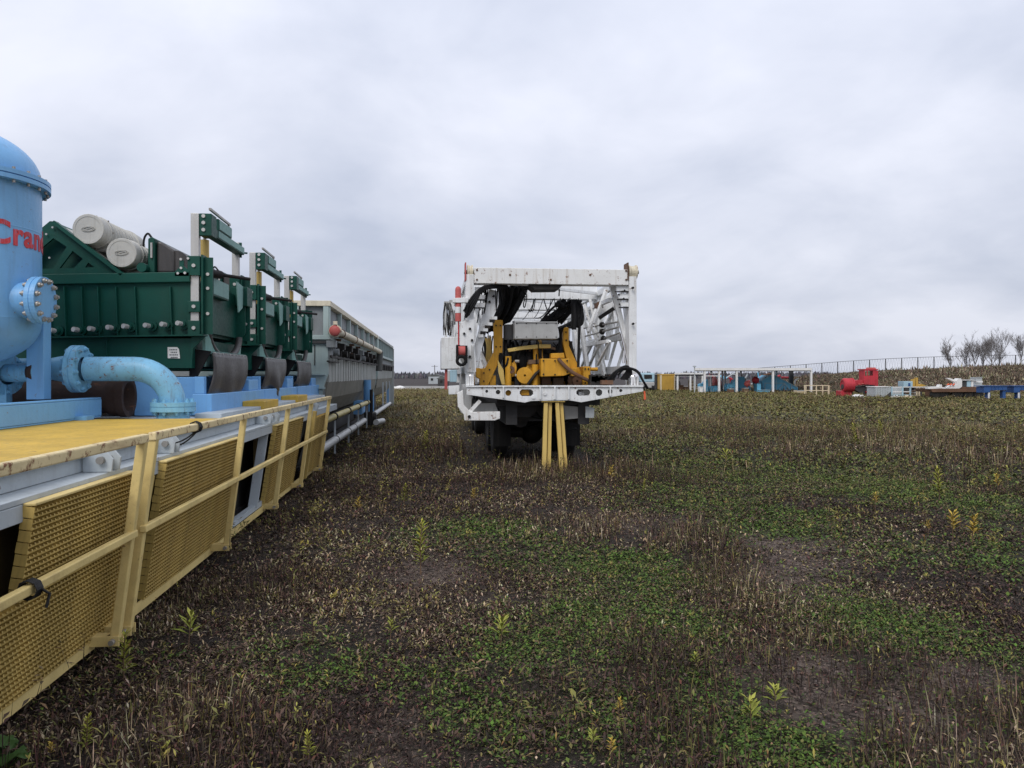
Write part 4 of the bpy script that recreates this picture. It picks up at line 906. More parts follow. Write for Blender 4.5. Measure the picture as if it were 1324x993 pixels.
# --- hose bundles
random.seed(3)
hz1 = MB()
for k in range(30):
    t = k / 29; a = R(395 + 185 * t, 186 + 10 * random.random(), PY + .25 + .5 * random.random()); mid = R(405 + 120 * t + random.uniform(-10, 10), 300 + 30 * (1 - t), PY + .7 + .3 * random.random()); e_ = R(325 + 150 * t, 470 - 75 * t + random.uniform(-8, 8), PY + 1.1)
    hz1.tube(spline([a, mid, e_]), random.uniform(.020, .034), 7)
hz1.build('hose_bundle', 'rubber_black', rig)
rp_([(400, 215), (578, 185), (574, 232), (482, 378), (470, 400), (375, 470), (335, 455), (362, 395), (415, 270)], PY + 1.15, .05).build('hose_tray', 'rubber_black', rig)
hz2 = MB()
for k in range(4):
    hz2.tube(spline([R(188 + 8 * k, 345 + 8 * k, PY - .1), R(235 + 8 * k, 262 + 10 * k, PY - .12), R(290, 205 + 8 * k, PY - .02), R(345, 186 + 5 * k, PY + .05), R(450, 186 + 4 * k, PY + .2)]), .022, 7)
hz2.tube(spline([R(190, 340, PY - .1), R(215, 300, PY - .15), R(200, 380, PY - .1), R(230, 330, PY - .1)]), .02, 6).build('hose_loop', 'rubber_black', rig)
hz3 = MB()
for k in range(24):
    a = R(800 + 110 * random.random(), 268 + 18 * random.random(), PY + .6); e_ = R(640 + 150 * random.random(), 405 + 15 * random.random(), PY + .9)
    hz3.tube(spline([a, a.lerp(e_, .5) + Vector((random.uniform(-.03, .03), 0, random.uniform(-.10, .02))), e_]), random.uniform(.010, .024), 6)
for k in range(9):
    x = 840 + 70 * random.random(); hz3.tube(spline([R(850 + 40 * random.random(), 272, PY + .5), R(x, 330, PY + .45), R(x + random.uniform(-12, 12), 390 + 60 * random.random(), PY + .4), R(810 + 60 * random.random(), 430, PY + .5)]), .022, 6)
hz3.tube(spline([R(885, 275, PY + .4), R(912, 330, PY + .4), R(895, 450, PY + .4), R(888, 685, PY + .4)]), .026, 7)
hz3.tube(spline([R(860, 290, PY + .4), R(868, 380, PY + .35), R(864, 455, PY + .35)]), .034, 7)
hz3.tube(spline([R(905, 370, PY + .4), R(850, 410, PY + .45), R(765, 450, PY + .5)]), .03, 7)
for k in range(14):
    c_ = R(720 + 180 * random.random(), 285 + 30 * random.random(), PY + .6); hz3.ball(c_, random.uniform(.025, .055), 7, 5)
hz3.build('hose_bundle', 'rubber_black', rig)
# --- drawworks
DY = PY + .75
rp_([(372, 405), (427, 405), (425, 595), (410, 640), (335, 800), (285, 800), (280, 694), (318, 690), (372, 590)], DY, .16).build('left_arm', 'rig_yellow', rig, .012)
MB().cyl(R(400, 405, DY + .08) - Vector((0, 0, .02)), R(400, 398, DY + .08), .08, n=16).build('arm_cap', 'rig_yellow', rig)
rp_([(795, 440), (830, 440), (832, 555), (895, 690), (925, 760), (860, 760), (812, 620), (795, 545)], DY, .16).build('right_arm', 'rig_yellow', rig, .012)
rp_([(918, 680), (963, 680), (963, 798), (918, 798)], DY - .2, .4).build('right_pedestal', 'rig_yellow', rig, .012)
MB().cyl(R(963, 697, DY), R(1005, 697, DY), .035, n=12).build('pedestal_pin', 'rig_yellow', rig)
rp_([(262, 690), (290, 690), (290, 760), (262, 745)], DY - .1, .2).build('left_pedestal', 'rig_yellow', rig, .01)
rad = rp_([(500, 406), (763, 406), (763, 511), (500, 511)], DY - .35, .55).build('grey_housing', 'rig_grey', rig, .01)
rp_([(498, 396), (560, 396), (560, 405), (498, 405)], DY - .2, .4).build('housing_cap', 'rig_white', rad)
MB().cyl(R(470, 425, DY), R(470, 517, DY), .095, n=16).cyl(R(448, 428, DY + .1), R(448, 517, DY + .1), .06, n=12).build('air_canister', 'rig_dark' if 'rig_dark' in MATS else 'chassis_dark', rig)
rp_([(430, 505), (800, 505), (800, 800), (430, 800)], DY + .62, 1.2).build('engine_block', 'dark_oily', rig)
dr = MB().cyl(R(440, 655, DY + .55), R(800, 655, DY + .55), .42, n=28).build('winding_drum', 'dark_oily', rig)
for x in (452, 640, 795):
    MB().cyl(R(x, 655, DY + .55), R(x + 9, 655, DY + .55), .52, n=32).build('drum_flange', 'rig_yellow' if x == 640 else 'dark_oily', dr)
rp_([(455, 572), (545, 556), (640, 545), (642, 570), (550, 578), (462, 592)], DY - .12, .10).build('brake_bar', 'pale_yellow', rig, .008)
rp_([(648, 544), (720, 545), (720, 568), (648, 569)], DY - .12, .10).build('brake_bar', 'pale_yellow', rig, .008)
rp_([(720, 556), (748, 566), (748, 580), (720, 572)], DY - .08, .06).build('brake_link', 'wood_brown', rig)
MB().cyl(R(628, 570, DY), R(628, 640, DY), .05, n=14).build('centre_post', 'rig_yellow', rig)
rp_([(532, 800), (538, 745), (560, 690), (590, 665), (655, 665), (655, 800)], DY + .05, .3).build('gear_case', 'rig_yellow', rig, .03)
MB().cyl(R(598, 655, DY + .1), R(598, 720, DY + .1), .075, n=16).cyl(R(625, 668, DY - .05), R(622, 800, DY - .05), .065, n=16).build('gear_column', 'rig_yellow', rig)
rp_([(585, 640), (655, 636), (660, 662), (580, 668)], DY - .05, .2).build('gear_cover', 'wood_brown', rig, .01)
MB().cyl(R(460, 618, DY - .05), R(460, 800, DY - .05), .058, n=16).build('brake_cylinder', 'rig_yellow', rig)
rp_([(480, 640), (505, 645), (512, 690), (506, 738), (480, 745)], DY - .02, .12).build('brake_bracket', 'rig_yellow', rig, .01)
for y in (648, 735): MB().cyl(R(500, y, DY - .03), R(526, y, DY - .03), .03, n=10).build('bracket_pin', 'bolt_steel', rig)
rp_([(660, 632), (835, 632), (840, 722), (800, 738), (660, 743)], DY - .3, .45).build('yellow_box', 'rig_yellow', rig, .012)
rp_([(722, 600), (800, 597), (806, 628), (722, 630)], DY - .25, .2).build('box_bracket', 'rig_yellow', rig, .008)
MB().tube(spline([R(765, 632, DY - .34), R(800, 672, DY - .36), R(850, 715, DY - .34), R(905, 745, DY - .3), R(962, 772, DY - .3)]), .033, 8).build('feed_hose', 'far_rust', rig)
MB().tube(spline([R(655, 705, DY - .1), R(625, 730, DY - .15), R(580, 790, DY - .12)]), .03, 8).build('feed_hose', 'dark_oily', rig)
MB().cyl(R(855, 765, DY - .05), R(858, 765, DY + .25), .10, n=16).build('red_coupling', 'far_rust', rig)
rp_([(395, 640), (430, 700), (440, 790), (420, 790), (400, 720)], DY - .05, .04).build('dipper_arm', 'pale_yellow', rig)
rp_([(300, 760), (395, 640), (400, 790), (310, 795)], DY + .6, .04).build('splash_panel', 'pipe_white', rig)
vj = MB()
for k in range(5): vj.tube(spline([R(320 + 8 * k, 490 + 20 * random.random(), DY + .4), R(330 + 6 * k, 570, DY + .35), R(318 + 10 * k, 690, DY + .3)]), .014, 6)
vj.build('yellow_lines', 'pale_yellow', rig)
vj = MB()
for k in range(8): vj.tube(spline([R(405 + 4 * k, 590 + 25 * random.random(), DY - .02), R(400 + 9 * random.random(), 690, DY), R(420 + 5 * k, 790, DY)]), .014, 6)
for k in range(7): vj.tube(spline([R(770 + 4 * k, 430 + 25 * random.random(), DY - .1), R(775 + 9 * random.random(), 500, DY), R(770 + 3 * k, 600, DY)]), .018, 6)
vj.build('hydraulic_lines', 'rubber_black', rig)['kind'] = 'stuff'
# clutter at the right end of the beam
cl_ = MB()
for k in range(14): c_ = R(975 + 130 * random.random(), 742 + 50 * random.random(), RY + .25); cl_.box(c_.x - .07, c_.x + .07, c_.y, c_.y + .2, c_.z - .06, c_.z + .05)
cl_.build('pump_gear', 'dark_oily', rig, .008)
hz4 = MB()
for k in range(6): hz4.tube(spline([R(1045 + 8 * k, 790, RY + .2), R(1100 + 6 * k, 725 - 3 * k, RY + .15), R(1165 + 5 * k, 682 + 3 * k, RY + .12), R(1195 + 3 * k, 690 + 4 * k, RY + .1), R(1150 + 10 * k, 760, RY + .15)]), .022, 7)
for k in range(2): hz4.tube(spline([R(1110 + 20 * k, 735, RY + .1), R(1160 + 15 * k, 690, RY + .05), R(1245, 705 + 6 * k, RY), R(1285, 770, RY - .02), R(1310 + 4 * k, 815, RY + .05)]), .02, 7)
hz4.build('hose_arc', 'rubber_black', rig)
MB().box(R(1040, 780).x, R(1110, 780).x, RY + .1, RY + .3, R(1, 792).z, R(1, 765).z).build('red_manifold', 'far_rust', rig)
for xa_, xb_ in ((207, 258), (1203, 1275)):
    a, b_ = R(xa_, 797), R(xb_, 797); r = (b_.x - a.x) / 2; c_ = Vector(((a.x + b_.x) / 2, RY + .18, a.z))
    j = MB().lathe(c_, UP, [(r, .0), (r, .13), (r * .95, .175), (r * .7, .21), (r * .3, .225), (.001, .225)], 24).build('jack_head', 'chrome', rig)
    for s in (-.5, 0, .5): MB().box(c_.x + r * s - .012, c_.x + r * s + .012, c_.y - r - .012, c_.y - r * .8, c_.z + .0, c_.z + .16).build('jack_rib', 'rig_white', j)
# left side gear
LY = PY - .02
rc = R(153, 190, LY); rb = R(153, 405, LY); r = .052
lc = MB().lathe((rc.x, LY, 0), UP, [(r, rb.z), (r, rc.z - .06), (r * .85, rc.z - .025), (r * .4, rc.z - .003), (.001, rc.z)], 18).build('red_cylinder', 'faded_red', rig)
MB().lathe((rc.x, LY, 0), UP, [(r * 1.06, R(1, 350).z), (r * 1.06, R(1, 312).z)], 18).build('pale_band', 'rig_white', lc)
rp_([(120, 262), (215, 258), (215, 290), (120, 290)], LY - .07, .14).build('cylinder_bracket', 'rig_white', rig, .006)
MB().cyl(R(155, 405, LY), R(157, 560, LY), .012, n=8).build('winch_line', 'red_paint', rig)
wx0, wx1 = R(140, 600, LY), R(208, 600, LY)
wi = MB().box(wx0.x, wx0.x + .035, LY - .15, LY + .1, R(1, 660).z, R(1, 548).z).box(wx1.x - .035, wx1.x, LY - .15, LY + .1, R(1, 660).z, R(1, 552).z).box(wx0.x, wx1.x, LY - .02, LY + .1, R(1, 560).z, R(1, 548).z).build('winch_frame', 'rubber_black', rig, .006)
MB().cyl(R(150, 588, LY - .02), R(198, 588, LY - .02), .09, n=18).build('winch_drum', 'faded_red', rig)
wc = R(173, 645, LY - .16); MB().lathe(wc, (0, 1, 0), [(.045, 0), (.085, -.03), (.10, 0), (.085, .06), (.05, .06)], 20).build('winch_mouth', 'rubber_black', rig)
rp_([(50, 502), (168, 498), (168, 695), (50, 697)], LY + .5, 1.6).build('side_cabinet', 'rig_white', rig, .012)
rp_([(104, 702), (147, 700), (145, 775), (104, 775)], LY + .1, .3).build('junction_box', 'pale_blue', rig, .01)
rp_([(88, 706), (102, 706), (102, 770), (88, 770)], LY + .15, .05).build('junction_lid', 'pipe_white', rig)
MB().bar(R(80, 700, LY + .6), R(78, 820, LY + .6), .05).build('red_pipe', 'faded_red', rig)
rp_([(95, 800), (160, 795), (160, 850), (95, 852)], LY + .1, .25).build('step_plate', 'rig_white', rig, .006)
sd = MB()
for k in range(26):
    p = R(72 + 58 * random.random(), 285 + 205 * random.random(), LY + .9 + .5 * random.random()); s = random.uniform(.02, .06); sd.box(p.x - s, p.x + s, p.y, p.y + .1, p.z - s, p.z + s)
sd.build('side_fittings', 'rig_grey', rig)
sd = MB()
for k in range(10):
    x = 70 + 50 * random.random(); sd.tube(spline([R(x, 290 + 20 * random.random(), LY + .8), R(x + random.uniform(-15, 15), 380, LY + .75), R(x + random.uniform(-10, 20), 490, LY + .8)]), .007, 5)
sd.build('side_cables', 'dark_oily', rig)
MB().bar(R(72, 300, LY + 1), R(78, 500, LY + 1), .05).bar(R(118, 290, LY + 1), R(118, 500, LY + 1), .05).build('side_frame', 'rig_white', rig)
# underside: stabiliser, chassis, axles
st_ = MB().prism([U(100, 40, RY + .05), U(135, 20, RY + .05), U(140, 110, RY + .05), U(182, 155, RY + .05), U(362, 152, RY + .05), U(362, 195, RY + .05), U(330, 207, RY + .05), U(145, 207, RY + .05), U(140, 172, RY + .05), U(104, 122, RY + .05)], (0, .10, 0)).build('stabiliser_arm', 'rig_white_rusty', rig, .008)
MB().bar(U(178, 152, RY + .1), U(240, 85, RY + .1), .06, .06).build('stabiliser_strut', 'rig_white_rusty', st_)
MB().cyl(U(174, 183, RY + .03), U(174, 183, RY + .06), .028, n=12).build('stabiliser_pin', 'dark_oily', st_)
MB().prism([U(195, 105, RY + .3), U(330, 100, RY + .3), U(350, 150, RY + .3), U(190, 155, RY + .3)], (0, .06, 0)).build('fender_panel', 'rig_grey', rig)
MB().box(1.3, 1.5, RY + .36, RY + 11, .82, 1.22).box(2.6, 2.8, RY + .36, RY + 11, .82, 1.22).build('chassis_rail', 'chassis_dark', rig)
MB().box(1.15, 3.0, RY + .38, RY + 11, 1.16, R(1, 806).z - .02).build('carrier_deck', 'chassis_dark', rig)
MB().prism([U(420, 90, RY + .45), U(600, 96, RY + .45), U(590, 150, RY + .45), U(540, 190, RY + .45), U(460, 185, RY + .45), U(425, 140, RY + .45)], (0, .2, 0)).build('tail_mount', 'dark_oily', rig)
MB().prism([U(750, 115, RY + .38), U(860, 125, RY + .38), U(870, 190, RY + .38), U(760, 200, RY + .38)], (0, .05, 0)).build('under_tray', 'rig_grey', rig)
MB().prism([U(885, 120, RY + .2), U(940, 130, RY + .2), U(935, 190, RY + .2), U(885, 190, RY + .2)], (0, .02, 0)).build('mud_flap', 'far_grey', rig)
for k, y in enumerate((RY + 2.6, RY + 4.0, RY + 9.2, RY + 10.6)):
    MB().cyl((1.25, y, .52), (2.88, y, .52), .11, n=14).ball((2.05, y, .52), .24, 12, 8).build('axle', 'dark_oily', rig)
    for x in (1.22, 2.60):
        tw = MB().lathe((x, y, .53), (1, 0, 0), [(.30, 0), (.45, 0), (.52, .03), (.53, .06), (.53, .24), (.52, .27), (.45, .30), (.30, .30)], 32).build('tyre', 'tyre_rubber', rig)
        MB().lathe((x, y, .53), (1, 0, 0), [(.001, .12), (.2, .10), (.29, .02), (.30, 0), (.30, .3), (.2, .2), (.001, .18)], 24).build('rim', 'chassis_dark', tw)
MB().cyl((2.05, RY + .6, .80), (2.05, RY + 9, .62), .075, n=12).build('drive_shaft', 'dark_oily', rig)
MB().cyl((1.62, RY + .9, .88), (1.62, RY + 1.8, .88), .15, n=16).build('air_tank', 'chassis_dark', rig); MB().cyl((2.42, RY + .8, .92), (2.42, RY + 2.0, .92), .12, n=16).build('air_tank', 'chassis_dark', rig)
for x in (1.56, 2.54):
    for k in range(5): MB().box(x - .05, x + .05, RY + 2.0 + .12 * k, RY + 4.6 - .12 * k, .70 - .028 * k, .722 - .028 * k).build('leaf_spring', 'dark_oily', rig)
for k in range(5): MB().box(1.3, 2.8, RY + .7 + k * 1.5, RY + .82 + k * 1.5, .86, 1.14).build('cross_member', 'chassis_dark', rig)
hz8 = MB(); random.seed(31)
for k in range(16): hz8.tube(sag((random.uniform(1.3, 2.8), RY + random.uniform(.4, .8), 1.1), (random.uniform(1.3, 2.8), RY + random.uniform(.9, 2.4), random.uniform(.6, 1.0)), random.uniform(.03, .25)), random.uniform(.010, .022), 6)
hz8.build('underside_hoses', 'rubber_black', rig)
for x in (1.20, 2.58): MB().box(x, x + .34, RY + 1.85, RY + 1.87, .30, 1.05).build('mud_flap', 'tyre_rubber', rig)
MB().box(.9, 3.2, RY + 11.0, RY + 12.6, .5, 2.5).build('cab', 'rig_white', rig, .03)
# orange ribbon on the right end
tag(MB().prism([R(1288, 832, RY + .02), R(1297, 830, RY + .02), R(1303, 880, RY + .02), R(1290, 884, RY + .02)], (0, .012, 0)).build('warning_ribbon', 'orange_plastic', None), 'small orange ribbon hanging from the right end of the white rear beam', 'ribbon')
# --- yellow support stand under the beam
sd_ = thing('support_stand', 'yellow steel stand of two splayed beam legs propping the rear beam of the rig', 'stand', (U(690, 300).x, RY, 0))
for (ta, tb_), (ba, bb, by) in (((628, 680), (614, 672, 530)), ((697, 748), (724, 778, 535))):
    T0, T1, B0, B1 = U(ta, 98, RY + .10), U(tb_, 98, RY + .10), U(ba, by, RY - .02), U(bb, by, RY - .02)
    B0.z = B1.z = -.01
    lg = MB()
    def strip(f0, f1, y0_, y1_):
        lg.hexa([B0.lerp(B1, f0) + Vector((0, y0_, 0)), B0.lerp(B1, f1) + Vector((0, y0_, 0)), B0.lerp(B1, f1) + Vector((0, y1_, 0)), B0.lerp(B1, f0) + Vector((0, y1_, 0)),
                 T0.lerp(T1, f0) + Vector((0, y0_, 0)), T0.lerp(T1, f1) + Vector((0, y0_, 0)), T0.lerp(T1, f1) + Vector((0, y1_, 0)), T0.lerp(T1, f0) + Vector((0, y1_, 0))])
    strip(0, .46, -.06, .0); strip(.60, 1, .0, .16); strip(.46, .60, .04, .05)
    lg.build('leg', 'pale_yellow', sd_, .006)
MB().box(U(615, 98).x, U(760, 98).x, RY + .02, RY + .30, U(1, 97).z, U(1, 90).z).build('head_plate', 'pale_yellow', sd_)

random.seed(17)
for k in range(10):       # small hydraulic blocks on the dark engine
    x, y = random.uniform(440, 790), random.uniform(520, 640); c_ = R(x, y, DY + .5); w_ = random.uniform(.03, .09)
    MB().box(c_.x - w_, c_.x + w_, c_.y - .1, c_.y + .1, c_.z - w_ * .6, c_.z + w_ * .6).build('hydraulic_block', random.choice(['dark_oily', 'far_rust', 'rig_yellow', 'rig_grey']), rig, .006)
hz5 = MB()
for k in range(26):
    x = random.uniform(430, 800); hz5.tube(spline([R(x, random.uniform(505, 560), DY + .2), R(x + random.uniform(-40, 40), random.uniform(570, 660), DY + random.uniform(-.15, .3)), R(x + random.uniform(-60, 60), random.uniform(690, 795), DY + .25)]), random.uniform(.010, .022), 6)
hz5.build('hydraulic_lines', 'rubber_black', rig)['kind'] = 'stuff'
hz6 = MB()
for k in range(12):
    x = random.uniform(300, 372); hz6.tube(spline([R(x, random.uniform(470, 520), DY + .5), R(x + random.uniform(-15, 20), 580, DY + .5), R(x + random.uniform(-20, 30), random.uniform(660, 770), DY + .4)]), random.uniform(.008, .018), 6)
for k in range(8):
    x = random.uniform(833, 850); hz6.tube(spline([R(x, 520 + 20 * random.random(), DY + .1), R(x + random.uniform(0, 15), 590, DY + .1), R(x + 30 + 10 * random.random(), 680, DY + .1)]), random.uniform(.008, .016), 6)
hz6.build('hydraulic_lines', 'dark_oily', rig)['kind'] = 'stuff'
for x, y in ((268, 90), (268, 150), (1180, 95), (1180, 150), (470, 120), (960, 120), (720, 150)):
    p = R(x, y, PY); MB().cyl(p + Vector((0, -.014, 0)), p, .018, n=8).build('beam_bolt', 'far_rust', rig)
for x in (300, 380, 520, 770, 870, 990, 1130): 
    p = R(x, 812, RY); MB().cyl(p + Vector((0, -.012, 0)), p, .013, n=8).build('beam_bolt', 'far_rust', rig)
for k in range(9):        # pins and lugs on the left leg plates
    x, y = ((345, 285), (370, 250), (225, 450), (190, 480), (238, 520), (225, 620), (180, 570), (1220, 200), (1222, 420))[k]
    p = R(x, y, PY - .05 if x < 300 or x > 1100 else PY + .29); MB().cyl(p + Vector((0, -.03, 0)), p + Vector((0, .01, 0)), .022, n=10).build('leg_pin', 'dark_oily', rig)
for k in range(7):
    x, y = 372 - k * 14, 385 + k * 18; p = R(x, y, PY + .28); MB().box(p.x - .04, p.x + .05, p.y - .08, p.y + .02, p.z - .03, p.z + .025).build('leg_clip', 'dark_oily' if k % 2 else 'rig_white', rig)
for (xa_, ya_, xb_, yb_) in ((262, 300, 300, 480), (285, 480, 262, 680), (300, 640, 325, 700), (275, 560, 335, 690)):
    MB().bar(R(xa_, ya_, PY + .9), R(xb_, yb_, PY + .8), .05, .04).build('mast_lacing', 'rig_white', rig)
for x in (235, 245): MB().bar(R(x, 880 - 330, PY - .06), R(x + 4, 705, PY - .06), .012).build('conduit', 'rig_grey', rig)

# lattice of the receding mast: ladders of lacing on both sides and across the top
xr2, xl2 = X1 - .07, X0 + .07; zt_, zm_, zd_ = R(300, 125).z, R(300, 480).z, R(300, 700).z
for a, b_ in zip(PYS, PYS[1:]):
    for k in range(3):
        y0_, y1_ = a + .26 + (b_ - a - .26) * k / 3, a + .26 + (b_ - a - .26) * (k + 1) / 3; ym_ = (y0_ + y1_) / 2
        for x in (xl2, xr2):
            MB().bar((x, y0_, zm_), (x, ym_, zt_), .05, .04).build('mast_lacing', 'rig_white', rig); MB().bar((x, ym_, zt_), (x, y1_, zm_), .05, .04).build('mast_lacing', 'rig_white', rig)
        MB().bar((xr2, y0_, zm_), (xr2, y1_, zd_), .045, .04).build('mast_lacing', 'rig_white', rig)
        MB().bar((xr2 - .32, y0_, zm_ - .1), (xr2 - .38, y1_, zd_ + .1), .04, .04).build('mast_lacing', 'rig_white', rig)
    MB().bar((xr2 - .35, a + .3, zm_ - .1), (xr2 - .35, b_, zm_ - .1), .06).build('mast_chord', 'rig_white', rig)
    MB().bar((xr2 - .30, a + .3, zt_ - .35), (xr2 - .30, b_, zt_ - .35), .07).build('mast_chord', 'rig_white', rig)
    MB().bar((xl2, a + .3, zt_), (xr2, b_, zt_), .06, .05).build('top_brace', 'rig_white', rig)
for (xa_, ya_, xb_, yb_, Y) in ((960, 270, 1052, 700, 1.8), (925, 300, 1010, 560, 2.2), (1000, 330, 950, 470, 1.2), (1060, 210, 985, 420, 1.0), (905, 330, 965, 520, 3.0), (1110, 330, 1060, 640, 1.9)):
    MB().bar(R(xa_, ya_, PY + Y), R(xb_, yb_, PY + Y - .1), .075, .05).build('mast_lacing', 'rig_white_rusty', rig)
for k, (xa_, ya_) in enumerate(((1135, 240), (1140, 300), (1165, 265), (1170, 215))):
    p = R(xa_, ya_, PY + .055); MB().cyl(p + Vector((0, -.02, 0)), p, .016, n=8).build('gusset_bolt', 'dark_oily', rig)
# hanging cables and fittings in the frame
hz7 = MB(); random.seed(23)
for k in range(14):
    x = random.uniform(560, 900); hz7.tube(sag(R(x, 262 + 8 * random.random(), PY + random.uniform(1.5, 2.4)), R(x + random.uniform(-120, 90), random.uniform(330, 400), PY + random.uniform(.8, 1.6)), random.uniform(.02, .16)), random.uniform(.006, .014), 5)
for k in range(10):
    x = random.uniform(255, 400); hz7.tube(sag(R(x, 200 + 20 * random.random(), PY + .2), R(x + random.uniform(-60, 30), random.uniform(300, 420), PY + .35), random.uniform(.0, .1)), random.uniform(.007, .014), 5)
hz7.build('hanging_cables', 'rubber_black', rig)

# more of the yellow hoist gear
rp_([(425, 772), (915, 772), (915, 799), (425, 799)], DY + .30, .12).build('base_girder', 'rig_yellow', rig, .008)
for x0_, x1_, y0_, y1_, dy_, mt in ((540, 580, 600, 640, .2, 'rig_yellow'), (690, 730, 575, 600, .1, 'dark_oily'), (665, 720, 745, 790, .05, 'far_rust'), (735, 800, 748, 795, .12, 'wood_brown'), (842, 880, 690, 740, -.1, 'rig_yellow'), (345, 385, 735, 798, .05, 'rig_yellow'), (500, 530, 750, 798, -.02, 'dark_oily'), (560, 600, 560, 590, .15, 'far_rust'), (872, 915, 742, 796, .0, 'wood_brown'), (650, 665, 575, 632, -.05, 'dark_oily')):
    rp_([(x0_, y0_), (x1_, y0_), (x1_, y1_), (x0_, y1_)], DY + dy_, .14).build('hoist_block', mt, rig, .012)
for x, y in ((675, 645), (820, 645), (675, 728), (820, 715), (745, 645), (745, 730), (385, 430), (412, 430), (385, 560), (412, 560), (345, 700), (310, 720), (310, 770), (930, 695), (950, 695), (930, 780), (950, 780), (812, 470), (814, 520)):
    p = R(x, y, DY - (.31 if 660 < x < 840 and y > 630 else .21 if x > 915 else .01)); MB().cyl(p + Vector((0, -.018, 0)), p + Vector((0, .005, 0)), .015, n=8).build('hoist_bolt', 'dark_oily', rig)
for x, y, rr_2 in ((560, 735, .15), (475, 700, .07), (880, 770, .09)):
    p = R(x, y, DY - .08); MB().lathe(p, (0, 1, 0), [(.02, -.02), (rr_2, -.02), (rr_2, .05), (rr_2 * .8, .07)], 22, False).build('brake_disc', 'rig_yellow' if rr_2 > .1 else 'far_rust', rig)
rp_([(505, 412), (758, 412), (758, 414), (505, 414)], DY - .362, .012).build('housing_seam', 'dark_oily', rad)
for x in (512, 570, 632, 694, 752):
    for y in (418, 500): p = R(x, y, DY - .35); MB().cyl(p + Vector((0, -.01, 0)), p, .010, n=8).build('housing_bolt', 'dark_oily', rad)

# ================================================================== YARD BEYOND THE FIELD
def zB(ox, oy, s): return lambda x, y: (ox + x / s, oy + y / s)
Z7 = zB(880, 470, 13.24); Z8 = zB(960, 465, 11.03); ZR = zB(1060, 470, 9.457); ZT_ = zB(1200, 470, 10.68)
def fpoly(fn, pts, d, depth, m=None):
    m = m or MB(); return m.prism([dep(*fn(x, y), d) for x, y in pts], FW * depth)
def fbox(fn, x0, x1, y0, y1, d, depth, m=None): return fpoly(fn, [(x0, y0), (x1, y0), (x1, y1), (x0, y1)], d, depth, m)
PX = lambda x, y: (x, y)
def gbase(px, d): p = dep(px, HZ, d); return Vector((p.x, p.y, 0))
def fpost(px, d, ztop, w=.14): p = gbase(px, d); return MB().box(p.x - w / 2, p.x + w / 2, p.y - w / 2, p.y + w / 2, -.02, ztop)
# long open shelter
D = 71.0; zr0, zr1 = dep(950, 479.0, D).z, dep(950, 475.8, D).z
s1 = thing('open_shelter', 'long white open-sided shelter over blue and red machinery', 'shelter', gbase(975, D))
a, b_, c_, e_ = gbase(897, D), gbase(1050, D), gbase(1047, D + 4.5), gbase(902, D + 4.5)
rf_ = MB().prism([Vector((p.x, p.y, zr0)) for p in (a, b_, c_, e_)], (0, 0, zr1 - zr0)).build('roof', 'far_white', s1)
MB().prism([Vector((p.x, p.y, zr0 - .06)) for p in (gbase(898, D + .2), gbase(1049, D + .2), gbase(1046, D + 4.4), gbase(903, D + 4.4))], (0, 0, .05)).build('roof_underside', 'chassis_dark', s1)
for px_ in (911, 929.7, 952.4, 999.3, 1048.7): fpost(px_, D + .15, zr0 - .06, .17).build('post', 'far_white', s1)
for px_ in (919.5, 934, 937.5, 958, 1004): fpost(px_, D + 4.2, zr0 - .06, .15).build('post', 'far_white', s1)
fpost(929.4, D + .6, zr0 - .06, .14).build('post', 'faded_red', s1)
fbox(PX, 911, 930, 485.4, 486.6, D + .3, .1).build('cross_rail', 'far_white', s1)
fbox(PX, 919, 931, 482, 483, D + .3, .1).build('cross_rail', 'far_white', s1)
# lower shelter to its left
D2 = 80.0
s2 = thing('open_shelter', 'low white shelter beside the yellow container, rusty stock under it', 'shelter', gbase(886, D2))
zq = dep(880, 484, D2).z
MB().prism([Vector((p.x, p.y, zq)) for p in (gbase(872, D2), gbase(913, D2), gbase(911, D2 + 6), gbase(874, D2 + 6))], (0, 0, .16)).build('roof', 'far_white', s2)
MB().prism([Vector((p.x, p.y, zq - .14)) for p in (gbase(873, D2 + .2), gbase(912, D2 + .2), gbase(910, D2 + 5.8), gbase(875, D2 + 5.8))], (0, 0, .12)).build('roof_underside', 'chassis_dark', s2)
for px_ in (876, 892.6, 898, 908): fpost(px_, D2 + .2, zq - .14, .16).build('post', 'far_white', s2)
fbox(PX, 873, 898, 486.2, 487, D2 + .3, .08).build('cross_rail', 'far_white', s2)
for i, (x0, x1, y0, y1, mt, lb) in enumerate(((878, 884, 498, 505, 'far_rust', 'low rusty bundle of stock under the low shelter, left of its middle post'), (885, 891, 500, 505, 'wood_brown', 'low brown crate under the low shelter beside its middle post'), (893, 897, 492, 505, 'far_cream', 'tan upright crate right of the middle post of the low shelter'), (899, 904, 497, 505, 'far_cream', 'tan crate just right of the thin pole between the shelters'))):
    o = thing('stock_crate', lb, 'crate', gbase((x0 + x1) / 2, D2 + 2), 'stock under the low shelter')
    fbox(PX, x0, x1, y0, y1 - .5, D2 + 1.5, 1.2).build('crate_body', mt, o)
    fbox(PX, x0 + .3, x1 - .3, y1 - .5, y1 + 1, D2 + 1.6, 1.0).build('skid', 'wood_brown', o)
    for k in range(3): fbox(PX, x0, x1, y0 + (y1 - y0) * (k + .4) / 3.2, y0 + (y1 - y0) * (k + .6) / 3.2, D2 + 1.46, .04).build('slat', 'wood_brown', o)
o = thing('thin_pole', 'thin grey pole standing between the two shelters', 'pole', gbase(898, 70)); fpost(898, 70, dep(898, 474, 70).z, .07).build('shaft', 'far_grey', o); MB().box(*sum(([v - .12, v + .12] for v in dep(898, 474, 70)[:2]), []), dep(898, 474.5, 70).z, dep(898, 473, 70).z).build('cap', 'far_grey', o)
